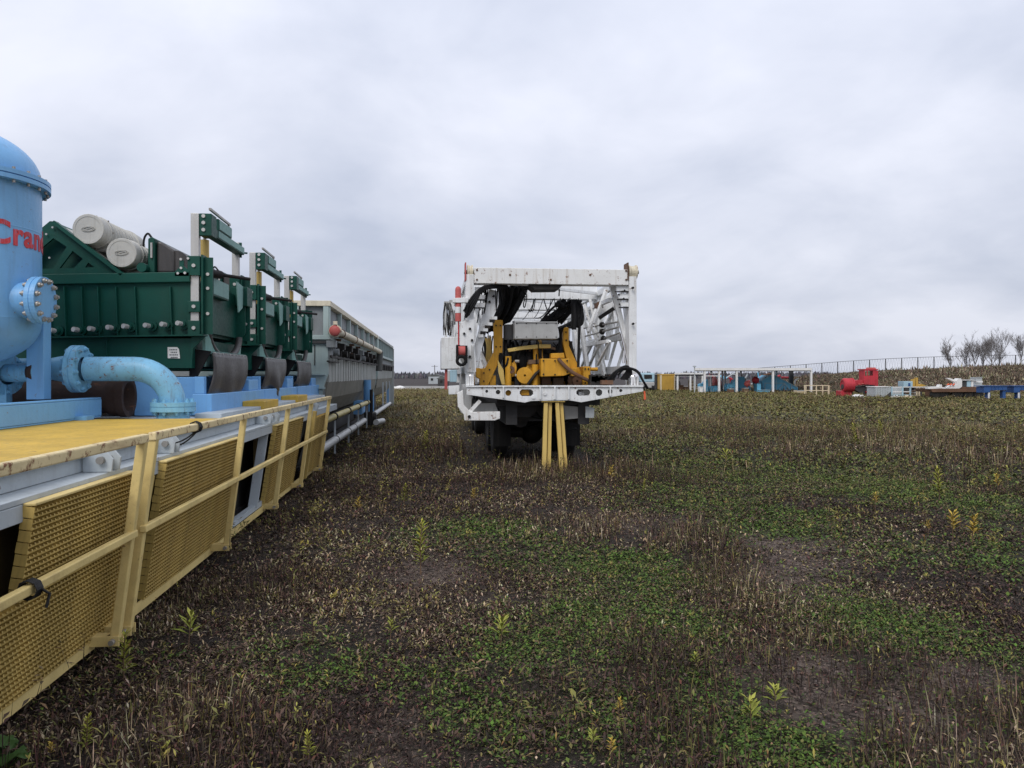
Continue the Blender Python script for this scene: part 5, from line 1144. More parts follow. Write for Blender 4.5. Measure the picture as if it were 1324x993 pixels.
# yellow container, pale truck
D3 = 82.0
k1 = thing('storage_container', 'ochre yellow storage container left of the low shelter', 'container', gbase(864, D3))
fbox(PX, 854.5, 872.5, 484.5, 506, D3, 5).build('box', 'far_yellow', k1)
for k in range(8): fbox(PX, 855.5 + k * 2.1, 856.5 + k * 2.1, 486.5, 504.5, D3 - .05, .05).build('corrugation', 'far_yellow', k1)
fbox(PX, 854, 873, 483.5, 485, D3 - .06, 5.1).build('top_rim', 'far_yellow', k1); fbox(PX, 854, 855.6, 485, 506, D3 - .08, .3).build('corner_post', 'far_cream', k1); fbox(PX, 871.6, 873, 485, 506, D3 - .08, .3).build('corner_post', 'far_cream', k1)
k2 = thing('parked_truck', 'pale blue truck partly hidden behind the right end of the rig', 'truck', gbase(836, 78))
fbox(PX, 828, 846.5, 482, 494, 78, 2.2).build('cab', 'pale_blue', k2, .1)
fbox(PX, 833, 843, 484.5, 489.5, 77.93, .06).build('windscreen', 'dark_oily', k2)
fbox(PX, 828, 846.5, 494, 502, 77.8, 2.6).build('bonnet', 'rig_grey', k2, .1)
for px_ in (831, 843): p = gbase(px_, 78.2); MB().cyl(p + Vector((-.15, 0, .45)), p + Vector((.15, 0, .45)), .45, n=16).build('wheel', 'tyre_rubber', k2)
k3 = thing('storage_container', 'dark narrow container between the pale truck and the yellow container', 'container', gbase(851, 84)); fbox(PX, 847.5, 853.5, 484, 505, 84, 4).build('box', 'chassis_dark', k3); fbox(PX, 847.3, 853.7, 483.4, 484.2, 83.9, 4.2).build('top_rim', 'far_grey', k3)
for k in range(3): fbox(PX, 848.2 + k * 1.8, 849 + k * 1.8, 485, 504, 83.93, .06).build('corrugation', 'chassis_dark', k3)
k4 = thing('flat_trailer', 'low white-topped trailer behind the yellow container', 'trailer', gbase(868, 96)); fbox(PX, 845, 880, 483.4, 485, 96, 2.4).build('bed', 'far_white', k4); fbox(PX, 847, 878, 485, 490, 96.2, 2).build('chassis', 'chassis_dark', k4)
for px_ in (850, 855, 872, 877): p = gbase(px_, 96.5); MB().cyl(p + Vector((-.15, 0, .5)), p + Vector((.15, 0, .5)), .5, n=12).build('wheel', 'tyre_rubber', k4)
# machinery under the long shelter
D4 = 74.0
bm_ = thing('blue_machine', 'big sky-blue sloping guard house with white ribs under the long shelter', 'machine', gbase(1005, D4))
fpoly(Z8, [(268, 300), (330, 250), (390, 224), (470, 230), (600, 300), (790, 400), (790, 458), (745, 476), (320, 470), (300, 400)], D4, 2.4).build('housing', 'sky_blue_far', bm_)
for (xa_, ya_), (xb_, yb_) in (((320, 335), (600, 335)), ((600, 335), (600, 460)), ((480, 235), (480, 470)), ((320, 335), (320, 470)), ((500, 450), (600, 335)), ((700, 352), (700, 462)), ((268, 300), (390, 224)), ((470, 230), (790, 400)), ((600, 335), (690, 455)), ((320, 470), (745, 474))):
    MB().bar(dep(*Z8(xa_, ya_), D4 - .05), dep(*Z8(xb_, yb_), D4 - .05), .07).build('rib', 'pale_blue', bm_)
bb_ = thing('blue_box', 'bright blue steel box with upright end in front of the sloping guard house', 'box', gbase(988, 72.5))
fpoly(Z8, [(205, 345), (262, 345), (262, 430), (395, 430), (395, 490), (215, 490)], 72.3, 1.0).build('box_body', 'sky_blue_far', bb_); fbox(Z8, 222, 395, 430, 437, 72.22, 1.1).build('rim', 'pale_blue', bb_)
for i, (cx_, cy_, r, mt, lb, dd) in enumerate(((65, 345, 42, 'faded_red', 'orange-red round pulsation bottle on a post, left of the darker red one', 72.6), (185, 292, 52, 'far_red', 'dark red round spoked wheel higher up beside the guard house', 73.5))):
    p = dep(*Z8(cx_, cy_), dd); o = thing('round_fitting', lb, 'fitting', (p.x, p.y, 0)); rr2 = r / 11.03 * dd / 1000
    MB().ball(p, rr2, 16, 10).build('bulb', mt, o); MB().bar((p.x, p.y, 0), (p.x, p.y, p.z - rr2 * .9), .08).build('stem', 'far_rust', o)
    for k in range(6): t = math.pi * k / 3 + .3; MB().bar(p - FW * rr2 * .6, p - FW * rr2 * .6 + RT * (rr2 * 1.15 * math.cos(t)) + UP * (rr2 * 1.15 * math.sin(t)), .05).build('spoke', mt, o)
def pump(lb, pts, dd, mt, fn=Z7, mt2='far_rust', extra=()):
    p0 = dep(*fn(*pts[0]), dd); o = thing('mud_pump', lb, 'pump', (p0.x, p0.y, 0), 'pumps under the long shelter')
    fpoly(fn, pts, dd, 1.1).build('casing', mt, o, .03)
    xs_ = [p[0] for p in pts]; ym2 = max(p[1] for p in pts)
    fbox(fn, min(xs_), max(xs_), ym2, 510, dd + .1, .9).build('base', mt2, o)
    for (x, y, r) in extra:
        q = dep(*fn(x, y), dd - .1); MB().cyl(q, q + FW * .4, r / 13.24 * dd / 1000, n=14).build('round_cover', mt, o)
    for k in range(3):
        x = min(xs_) + (max(xs_) - min(xs_)) * (k + .5) / 3; MB().bar(dep(*fn(x, ym2 - 80), dd - .06), dd and dep(*fn(x, ym2 - 5), dd - .06), .06).build('rib', 'pale_blue' if 'blue' in mt else mt, o)
    return o
pump('rounded sky-blue pump at the left end of the long shelter', [(335, 365), (365, 340), (400, 350), (440, 290), (470, 270), (480, 480), (345, 485)], 73, 'sky_blue_far', extra=((375, 420, 32),))
pump('red gabled pump housing between the white posts of the long shelter', [(580, 330), (605, 225), (640, 330), (690, 250), (700, 375), (580, 375)], 74.5, 'faded_red')
pump('blue pump base under the red gabled housing', [(480, 390), (640, 385), (650, 480), (500, 485)], 73.2, 'sky_blue_far', extra=((600, 430, 30),))
pump('sky-blue stepped pump with open arch right of the red post', [(790, 400), (810, 345), (900, 340), (920, 290), (960, 265), (960, 470), (930, 480), (910, 420), (850, 415), (840, 490), (795, 470)], 73, 'sky_blue_far', extra=((870, 380, 34),))
pump('tall sky-blue pump body behind the orange-red bottle', [(985, 230), (1095, 225), (1110, 330), (1200, 380), (1210, 470), (990, 480)], 74.2, 'sky_blue_far', extra=((1040, 400, 36), (1150, 430, 28)))
cl2 = thing('pipe_stack', 'tangle of dark pipes and valves behind the blue pumps under the shelter', 'pipes', gbase(960, 78))
random.seed(5)
for k in range(26):
    x = random.uniform(905, 1015); y = random.uniform(482, 500); p = dep(x, y, random.uniform(76, 79)); q = p + RT * random.uniform(-1.2, 1.2) + UP * random.uniform(-.6, .6); q.z = max(q.z, .1)
    MB().cyl(p, q, random.uniform(.05, .13), n=8).build('pipe', random.choice(['chassis_dark', 'far_rust', 'far_red', 'far_grey', 'sky_blue_far']), cl2)
    if k % 3 == 0: MB().bar((p.x, p.y, 0), p, .07).build('stand', 'chassis_dark', cl2)
o = thing('steel_column', 'dark steel column with white fittings at the right under the long shelter', 'column', gbase(1024, 76)); fbox(PX, 1021.5, 1026, 478.8, 506, 76, .4).build('shaft', 'chassis_dark', o); fpoly(Z8, [(740, 350), (745, 290), (800, 262), (800, 275), (760, 300), (755, 350)], 75.8, .1).build('white_arm', 'far_white', o); fbox(Z8, 735, 830, 225, 240, 75.8, .1).build('white_arm', 'far_white', o)
# cream frame
D5 = 61.6; fr = thing('steel_frame', 'open cream tubular frame of square bays right of the long shelter', 'frame', gbase(1056, D5))
for x in (885, 1053, 1143, 1224): MB().bar(dep(*Z8(x, 525), D5), dep(*Z8(x, 365), D5), .07).build('upright', 'far_cream', fr)
for y in (368, 440, 522): MB().bar(dep(*Z8(885, y), D5), dep(*Z8(1224, y), D5), .065).build('rail', 'far_cream', fr)
for x in (905, 1235):
    MB().bar(dep(*Z8(x, 515), D5 + 1.2), dep(*Z8(x, 365), D5 + 1.2), .06).build('upright', 'far_cream', fr)
# red machine
D6 = 60.5; rm = thing('red_machine', 'bright red drum hoist with a square open-windowed cabin', 'machine', gbase(1108, D6))
cc = dep(*ZR(335, 262), D6); 
MB().lathe(cc - RT * .38, RT, [(.001, .04), (.34, .04), (.36, .0), (.46, .02), (.53, .10), (.53, .72), (.45, .74), (.001, .74)], 28, False).build('drum', 'far_red', rm)
MB().lathe(cc + RT * .32, RT, [(.52, 0), (.56, 0), (.56, .08), (.52, .08)], 28, False).build('drum_band', 'far_red', rm)
MB().cyl(cc - RT * .42 - UP * .15, cc - RT * .30 - UP * .15, .20, n=14).build('motor', 'chassis_dark', rm)
fpoly(ZR, [(262, 335), (392, 330), (392, 402), (262, 402)], D6 - .1, 1.0).build('pedestal', 'far_red', rm, .03); fbox(ZR, 388, 402, 260, 405, D6, .8).build('pedestal_side', 'chassis_dark', rm)
fpoly(ZR, [(405, 215), (470, 200), (545, 205), (600, 232), (600, 262), (470, 268), (410, 280)], D6 + .1, .7).build('boom', 'far_red', rm, .03)
fpoly(ZR, [(420, 290), (640, 262), (660, 300), (560, 330), (500, 360), (430, 320)], D6 + .3, .6).build('undergear', 'chassis_dark', rm)
fpoly(ZR, [(575, 350), (660, 285), (685, 285), (685, 400), (640, 400), (650, 340), (600, 385)], D6 + .05, .4).build('strut', 'far_red', rm)
q0, q1 = [dep(*ZR(x, y), D6) for x, y in ((540, 80), (712, 280))]
plate_holes([dep(*ZR(x, y), D6) for x, y in ((540, 80), (675, 80), (675, 265), (540, 250))], [[dep(*ZR(x, y), D6) for x, y in ((588, 88), (650, 88), (650, 148), (588, 148))], [dep(*ZR(x, y), D6) for x, y in ((552, 90), (578, 90), (578, 150), (552, 150))]], FW * .06, 'cabin_front', 'far_red', rm)
fpoly(ZR, [(676, 78), (714, 85), (712, 280), (676, 285)], D6 + .02, .9).build('cabin_side', 'far_red', rm)
fbox(ZR, 540, 552, 80, 250, D6 + .07, .9).build('cabin_side', 'far_red', rm)
fbox(ZR, 536, 716, 66, 79, D6 - .03, 1.1).build('cabin_roof', 'far_red', rm); fpoly(ZR, [(600, 66), (605, 48), (680, 48), (690, 66)], D6 + .2, .5).build('roof_vent', 'faded_red', rm)
for x, y in ((470, 245), (510, 240), (550, 245)): fbox(ZR, x, x + 30, y, y + 12, D6 + .02, .08).build('pale_patch', 'faded_red', rm)
# grey crates and frames
D7 = 57.5
g1 = thing('metal_bin', 'grey ribbed metal bin beside the red hoist', 'bin', gbase(1142, D7)); fbox(ZR, 680, 868, 287, 405, D7, 1.4).build('bin_wall', 'far_grey', g1)
for k in range(9): fbox(ZR, 688 + k * 20, 696 + k * 20, 290, 402, D7 - .04, .04).build('bin_rib', 'far_grey', g1)
fbox(ZR, 676, 872, 281, 289, D7 - .06, 1.5).build('bin_rim', 'far_white', g1)
fpoly(ZR, [(800, 402), (870, 345), (870, 402)], D7 - .08, .04).build('dark_corner', 'chassis_dark', g1)
g2 = thing('pallet_cage', 'pale blue-grey cage frame beside the ribbed bin', 'cage', gbase(1160, D7))
for x in (878, 1012, 1105): MB().bar(dep(*ZR(x, 405), D7), dep(*ZR(x, 285), D7), .09).build('upright', 'pale_blue', g2)
for y in (288, 345, 385, 402): MB().bar(dep(*ZR(878, y), D7), dep(*ZR(1105, y), D7), .06).build('rail', 'far_white' if y != 385 else 'pale_blue', g2)
fbox(ZR, 885, 1010, 292, 380, D7 + .9, .05).build('back_panel', 'far_grey', g2)
g3 = thing('timber_pile', 'cream boards piled in the frame right of the cage', 'boards', gbase(1176, 58.2)); random.seed(9)
for k in range(9):
    x = 1020 + 90 * random.random(); y = 340 + 60 * random.random(); MB().bar(dep(*ZR(x, y), 58.2 + .3 * random.random()), dep(*ZR(x + random.uniform(50, 90), y - random.uniform(-10, 25)), 58.5), .10, .06).build('board', random.choice(['far_cream', 'far_white', 'wood_brown']), g3)
for x in (1185, 1215): MB().bar(dep(*ZR(x, 415), 58), dep(*ZR(x, 285), 58), .08).build('upright', 'far_cream', g3)
MB().bar(dep(*ZR(1105, 288), 58), dep(*ZR(1320, 288), 58), .06).build('rail', 'far_white', g3)
for i, (x0, x1, y0, y1, mt, lb) in enumerate(((420, 590, 378, 418, 'far_white', 'low white heap on the grass below the red hoist'), (880, 1030, 392, 425, 'far_white', 'white crumpled sheet on the grass before the cage'), (1060, 1172, 400, 432, 'far_cream', 'pale heap of offcuts before the timber pile'))):
    m_ = MB(); p = dep(*ZR((x0 + x1) / 2, y1), 58 - i * .8); w_ = (x1 - x0) / 9.457 * .058 / 2; h_ = (y1 - y0) / 9.457 * .058; vv = []; nn_ = 14
    for j in range(nn_ + 1):
        for i_ in range(6):
            s = j / nn_; t = i_ / 5; vv.append(Vector((p.x, p.y, 0)) + RT * (w_ * (2 * s - 1)) + FW * (t * .9) + UP * (h_ * math.sin(math.pi * s) ** .6 * math.sin(math.pi * t) ** .6 * random.uniform(.55, 1.0) + .05))
    m_.add(vv, [(j * 6 + i_, (j + 1) * 6 + i_, (j + 1) * 6 + i_ + 1, j * 6 + i_ + 1) for j in range(nn_) for i_ in range(5)]); tag(m_.build('scrap_heap', mt, None), lb, 'heap')
g4 = thing('equipment_box', 'pale blue equipment box behind the cage', 'box', gbase(1174, 60)); fbox(ZR, 1025, 1138, 218, 285, 60, .9).build('body', 'pale_blue', g4, .02); fbox(ZR, 1085, 1108, 240, 278, 59.95, .06).build('hatch', 'deep_blue', g4); fbox(ZR, 1040, 1130, 285, 400, 60.1, .5).build('stand', 'chassis_dark', g4)
g5 = thing('yellow_machine', 'small yellow machine with upright arms right of the pale blue box', 'machine', gbase(1186, 60)); fbox(ZR, 1135, 1165, 190, 285, 60, .3).build('arm', 'far_yellow', g5); fbox(ZR, 1175, 1202, 172, 285, 60.2, .3).build('arm', 'far_yellow', g5); fpoly(ZR, [(1140, 285), (1240, 285), (1300, 268), (1240, 250), (1205, 270)], 60, .6).build('body', 'far_yellow', g5); fbox(ZR, 1150, 1250, 285, 400, 60.1, .4).build('undercarriage', 'chassis_dark', g5)
# low loader with wrecked white machine
D8 = 55.0
ld = thing('low_loader', 'dark rusty low loader bed carrying a white wrecked cabin', 'trailer', gbase(1236, D8)); fpoly(ZT_, [(40, 350), (770, 345), (770, 392), (60, 395)], D8, 2.2).build('bed', 'far_rust', ld)
fpoly(ZT_, [(330, 400), (770, 405), (770, 440), (330, 445)], D8 + .2, 1.8).build('lower_frame', 'chassis_dark', ld)
for x in (110, 220, 420, 560, 700): p = dep(*ZT_(x, 440), D8 + .1); MB().cyl(Vector((p.x, p.y, .32)), Vector((p.x, p.y, .32)) + FW * .3, .32, n=14).build('wheel', 'tyre_rubber', ld)
wk = thing('wrecked_cabin', 'white battered machine cabin with a raised arm lying on the low loader', 'machine', dep(*ZT_(500, 340), D8 + .8))
fpoly(ZT_, [(258, 203), (300, 200), (412, 243), (400, 268), (320, 232)], D8 + .5, .3).build('raised_arm', 'far_white', wk)
fpoly(ZT_, [(395, 240), (425, 205), (455, 205), (470, 240), (470, 322), (430, 345), (240, 345), (300, 310), (395, 290)], D8 + .3, .5).build('body', 'far_white', wk)
for x0, x1, mt in ((478, 530, 'chassis_dark'), (535, 590, 'pale_blue'), (595, 625, 'far_white')): fbox(ZT_, x0, x1, 232, 320, D8 + .4, .4).build('cabin_panel', mt, wk)
fbox(ZT_, 470, 640, 224, 233, D8 + .3, .7).build('cabin_roof', 'far_white', wk)
fpoly(ZT_, [(655, 243), (755, 240), (758, 262), (690, 260)], D8 + .4, .4).build('bent_panel', 'far_white', wk)
fpoly(ZT_, [(640, 300), (700, 275), (770, 300), (785, 345), (640, 345)], D8 + .5, .4).build('grey_chunk', 'far_grey', wk)
fbox(ZT_, 470, 780, 322, 345, D8 + .2, .8).build('rusty_floor', 'far_rust', wk)
fpoly(ZT_, [(0, 322), (150, 320), (165, 290), (190, 290), (195, 325), (230, 340), (0, 352)], D8 + .1, .4).build('bent_rods', 'far_white', wk)
for x in (262, 300, 340): MB().cyl(dep(*ZT_(x, 300), D8 + .2), dep(*ZT_(x + 26, 280), D8 + .2), .05, n=8).build('orange_fitting', 'orange_plastic', wk)
q = dep(*ZT_(235, 312), D8 + .15); MB().lathe(q, FW, [(.05, 0), (.10, 0), (.10, .1)], 12, False).build('black_ring', 'rubber_black', wk)
# blue beam trailers
D9 = 51.5
for i, (xo, lb) in enumerate(((0, 'deep blue steel beam trailer beside the low loader'), (412, 'deep blue steel beam trailer cut off by the right edge'))):
    p = dep(*ZT_(940 + xo, 480), D9); o = thing('blue_trailer', lb, 'trailer', (p.x, p.y, 0), 'blue beam trailers on the right')
    fpoly(ZT_, [(775 + xo, 320), (1092 + xo, 308), (1092 + xo, 368), (860 + xo, 372), (850 + xo, 400), (775 + xo, 405)], D9, .9).build('main_beam', 'deep_blue', o, .02)
    fbox(ZT_, 760 + xo, 1095 + xo, 306, 316, D9 - .05, 1.0).build('top_flange', 'deep_blue', o)
    for x in (818, 1030): fbox(ZT_, x + xo, x + 42 + xo, 372, 482, D9 + .1, .3).build('leg', 'deep_blue', o)
    fbox(ZT_, 832 + xo, 852 + xo, 400, 482, D9 + .02, .06).build('pale_bracket', 'far_white', o)
    fbox(ZT_, 865 + xo, 1180 + xo, 430, 440, D9 + .4, .1).build('tie_bar', 'far_cream', o)
    for k in range(4): fbox(ZT_, 880 + xo + k * 50, 886 + xo + k * 50, 316, 368, D9 - .03, .04).build('rib', 'deep_blue', o)
# chain link fence on the embankment
fe = thing('chain_fence', 'grey chain link fence along the top of the embankment', 'fence', (gbase(1180, 89).x, gbase(1180, 89).y, float(emb_top(1180))))
tops = {}
fx = list(np.interp(np.arange(0, 26), np.arange(0, 26), 962 + 19.5 * np.arange(0, 26) + .28 * np.arange(0, 26) ** 1.5))
def ftop(px): return float(np.interp(px, [960, 1000, 1090, 1150, 1200, 1250, 1324, 1600], [477.5, 474.5, 467.3, 463.6, 461.6, 460.3, 459.0, 455]))
for px_ in fx:
    p = dep(px_, ftop(px_), 89); z0 = float(emb_top(px_)) - .2
    MB().box(p.x - .04, p.x + .04, p.y - .04, p.y + .04, z0, p.z).build('post', 'wire_grey', fe)
for a, b_ in zip(fx, fx[1:]):
    A, B_ = dep(a, ftop(a), 89), dep(b_, ftop(b_), 89); MB().bar(A, B_, .05).build('top_rail', 'wire_grey', fe)
wm = MB()
for a, b_ in zip(fx, fx[1:]):
    A, B_ = dep(a, ftop(a), 89), dep(b_, ftop(b_), 89); za, zb_ = float(emb_top(a)), float(emb_top(b_)); n = 6
    for k in range(n):
        f0, f1 = k / n, (k + 1) / n
        wm.bar(Vector((A.x, A.y, 0)).lerp(Vector((B_.x, B_.y, 0)), f0) + UP * (za + (zb_ - za) * f0), A.lerp(B_, f1), .008); wm.bar(A.lerp(B_, f0), Vector((A.x, A.y, 0)).lerp(Vector((B_.x, B_.y, 0)), f1) + UP * (za + (zb_ - za) * f1), .008)
wo_ = wm.build('wire_mesh', 'wire_grey', fe); wo_['kind'] = 'stuff'
# bare trees behind the fence
def bare_tree(px_, ytop, ybase, d, label, seed, lean=0.0, spread=1.0):
    random.seed(seed); base = dep(px_, ybase, d); base.z = 1.6; H = dep(px_, ytop, d).z - base.z
    t = thing('bare_tree', label, 'tree', base, 'bare trees behind the fence'); tr = MB(); cr = MB()
    def grow(p, dr, ln_, r, lv):
        pts = [p]; q = p; dd = dr
        for k in range(3): dd = (dd + Vector((random.uniform(-.2, .2), random.uniform(-.2, .2), random.uniform(-.02, .16)))).normalized(); q = q + dd * (ln_ / 3); pts.append(q)
        (tr if lv == 0 else cr).tube(pts, [r, r * .85, r * .7, r * .5], 5 if lv < 2 else 3, False)
        if lv >= 4: return
        for k in range((7, 6, 5, 4)[lv]):
            f = random.uniform(.25, 1.0) if lv else random.uniform(.4, 1.0); i = min(2, int(f * 3)); pp = pts[i].lerp(pts[i + 1], f * 3 - i)
            sd2 = Vector((random.uniform(-1, 1), random.uniform(-1, 1), random.uniform(-.1, .8))); nd = (dd * .8 + sd2.normalized() * .62 * spread).normalized()
            grow(pp, nd, ln_ * random.uniform(.48, .72), max(.010, r * .44), lv + 1)
    grow(base, Vector((lean, 0, 1)).normalized(), H * .54, H * .016, 0)
    tr.build('trunk', 'hazed_bark_grey', t); cr.build('crown', 'hazed_bark_grey', t)
for a in ((1232, 440, 474, 118, 'small bare tree at the left of the clump behind the fence', 1, -.05, 1.1), (1250, 443, 474, 122, 'thin bare tree second from the left of the clump behind the fence', 2, -.1), (1262, 437, 474, 119, 'bare tree third from the left of the clump behind the fence', 3), (1271, 431, 474, 117, 'tallest bare tree in the middle of the clump behind the fence', 4, .02),
          (1281, 434, 474, 120, 'bare tree right of the tallest in the clump behind the fence', 5, .08), (1291, 433, 474, 121, 'rightmost bare tree of the clump behind the fence', 6, .06), (1323, 433, 472, 112, 'bare tree at the right edge, apart from the clump', 8, -.03, 1.1)): bare_tree(*a)
# far left: pole, low huts
o = thing('utility_pole', 'thin dark utility pole on the skyline left of the rig', 'pole', gbase(562, 190)); p = dep(562, 472, 190); MB().cyl((p.x, p.y, 0), p, .12, .09, n=8).build('shaft', 'hazed_bark_grey', o); MB().bar(p - RT * .8 - UP * .3, p + RT * .8 - UP * .3, .1).build('crossarm', 'hazed_bark_grey', o)
for i, (x0, x1, y0, y1, d, mt, lb) in enumerate(((554, 571, 487, 497, 150, 'far_grey', 'low grey hut on the skyline by the utility pole'), (566, 577, 490, 501, 120, 'chassis_dark', 'dark parked machine far off just left of the rig'))):
    o = thing('far_hut' if i == 0 else 'far_machine', lb, 'hut' if i == 0 else 'machine', gbase((x0 + x1) / 2, d)); zb_ = 0
    A, B_ = dep(x0, y0, d), dep(x1, y0, d)
    MB().prism([Vector((A.x, A.y, 0)), Vector((B_.x, B_.y, 0)), B_, A], FW * 5).build('walls', mt, o)
    MB().prism([A - RT * .3, B_ + RT * .3, (A + B_) / 2 + UP * .5], FW * 5.2).build('roof', 'tank_dark', o)
    fbox(PX, x0 + 3, x0 + 6, y0 + 2, y0 + 5, d - .06, .05).build('window', 'dark_oily', o)
hp_ = MB(); p = gbase(517, 92); hp_.ball(p + UP * .1, .5, 10, 6, (1.3, 1, .7)); hp_.ball(p + UP * .05 - RT * .7, .4, 10, 6, (1.3, 1, .7)); tag(hp_.build('gravel_heap', 'far_white', None), 'small pale gravel heap at the end of the grey tanks', 'heap')

# loose stock and pipes standing about the far yard
random.seed(41)
for i, (x0, x1, y0, d, mt, lb) in enumerate(((905, 909, 500, 70.5, 'far_white', 'small white drum before the left post of the long shelter'), (943, 949, 503, 70, 'far_rust', 'low rusty pallet before the middle of the long shelter'), (962, 968, 502, 70, 'wood_brown', 'brown pallet before the orange-red bottle'), (1030, 1040, 505, 69, 'far_cream', 'low tan timber stack before the right bay of the long shelter'), (1120, 1127, 502, 63, 'chassis_dark', 'dark pump block behind the drum of the red hoist'), (1203, 1209, 500, 58, 'far_rust', 'rusty block at the left end of the low loader'), (1262, 1270, 488, 58, 'far_grey', 'grey box behind the bent panel on the low loader'))):
    o = thing('yard_item', lb, 'scrap', gbase((x0 + x1) / 2, d)); A, B_ = dep(x0, y0, d), dep(x1, y0, d); w_ = (B_ - A).length
    MB().prism([Vector((A.x, A.y, .12)), Vector((B_.x, B_.y, .12)), B_, A], FW * .8).build('body', mt, o, .03)
    for k in range(3): MB().prism([Vector((A.x, A.y, 0)) + RT * (w_ * k / 2.4), Vector((A.x, A.y, 0)) + RT * (w_ * k / 2.4 + .1), Vector((A.x, A.y, .12)) + RT * (w_ * k / 2.4 + .1), Vector((A.x, A.y, .12)) + RT * (w_ * k / 2.4)], FW * .8).build('runner', 'wood_brown', o)
    MB().bar(A + UP * .01 - FW * .02, B_ + UP * .01 - FW * .02, .05).build('rim', 'far_grey', o)

# ================================================================== PLANTS
def srgb(*c): return np.array([((v / 255) / 12.92 if v <= 10 else (((v / 255) + .055) / 1.055) ** 2.4) for v in c])
def wedge(n, r0, r1, half=0.80, pw=1.0):
    r = np.sqrt(RNG.random(n) * (r1 ** 2 - r0 ** 2) + r0 ** 2); a = (RNG.random(n) * 2 - 1) * half + YAW
    return r * np.sin(a), r * np.cos(a)
def clear(x, y):      # off the tanks' footprints
    return ~((x < -2.45) & (x > -5.6) & (y < 42.2)) & ~((x > .7) & (x < 3.3) & (y > RY + .5) & (y < RY + 12) & (RNG.random(len(x)) < .8))
class Leaves:
    def __init__(s): s.V, s.C, s.F, s.n = [], [], [], 0
    def add(s, base, az, el, ln_, wd, col):
        """diamond leaves: base (n,3), azimuth, elevation, length, width, colour (n,3)"""
        n = len(az); d = np.stack([np.cos(el) * np.cos(az), np.cos(el) * np.sin(az), np.sin(el)], -1); sd2 = np.stack([-np.sin(az), np.cos(az), np.zeros(n)], -1)
        mid = base + d * (ln_ * .5)[:, None] + np.array([0, 0, 1]) * (ln_ * .06)[:, None]; tip = base + d * ln_[:, None] - np.array([0, 0, 1]) * (ln_ * .08)[:, None]
        s.V.append(np.stack([base, mid + sd2 * (wd / 2)[:, None], tip, mid - sd2 * (wd / 2)[:, None]], 1).reshape(-1, 3))
        s.C.append(np.repeat(np.clip(col, 0, 1), 4, 0)); s.F.append(np.arange(4 * n).reshape(n, 4) + s.n); s.n += 4 * n
    def build(s, name, label, cat=None):
        o = np_mesh(name, np.concatenate(s.V), np.concatenate(s.F), np.concatenate(s.C), 'weeds'); tag(o, label, cat, kind='stuff'); return o
def jit(col, n, v=.35): return col * (1 + (RNG.random((n, 1)) * 2 - 1) * v) * (1 + (RNG.random((n, 3)) * 2 - 1) * .12)
GRN, GRN2, OLV = srgb(84, 106, 44), srgb(64, 82, 38), srgb(112, 107, 62)
BRN, DBR, RED, TAN, YEL, STR = srgb(90, 73, 63), srgb(52, 42, 38), srgb(90, 60, 54), srgb(138, 119, 88), srgb(156, 148, 76), srgb(168, 152, 124)
BANDS = [(2.2, 7, 2400, .82), (7, 14, 760, 1.2), (14, 30, 170, 2.2), (30, 92, 26, 4.4)]
green, dead = Leaves(), Leaves()
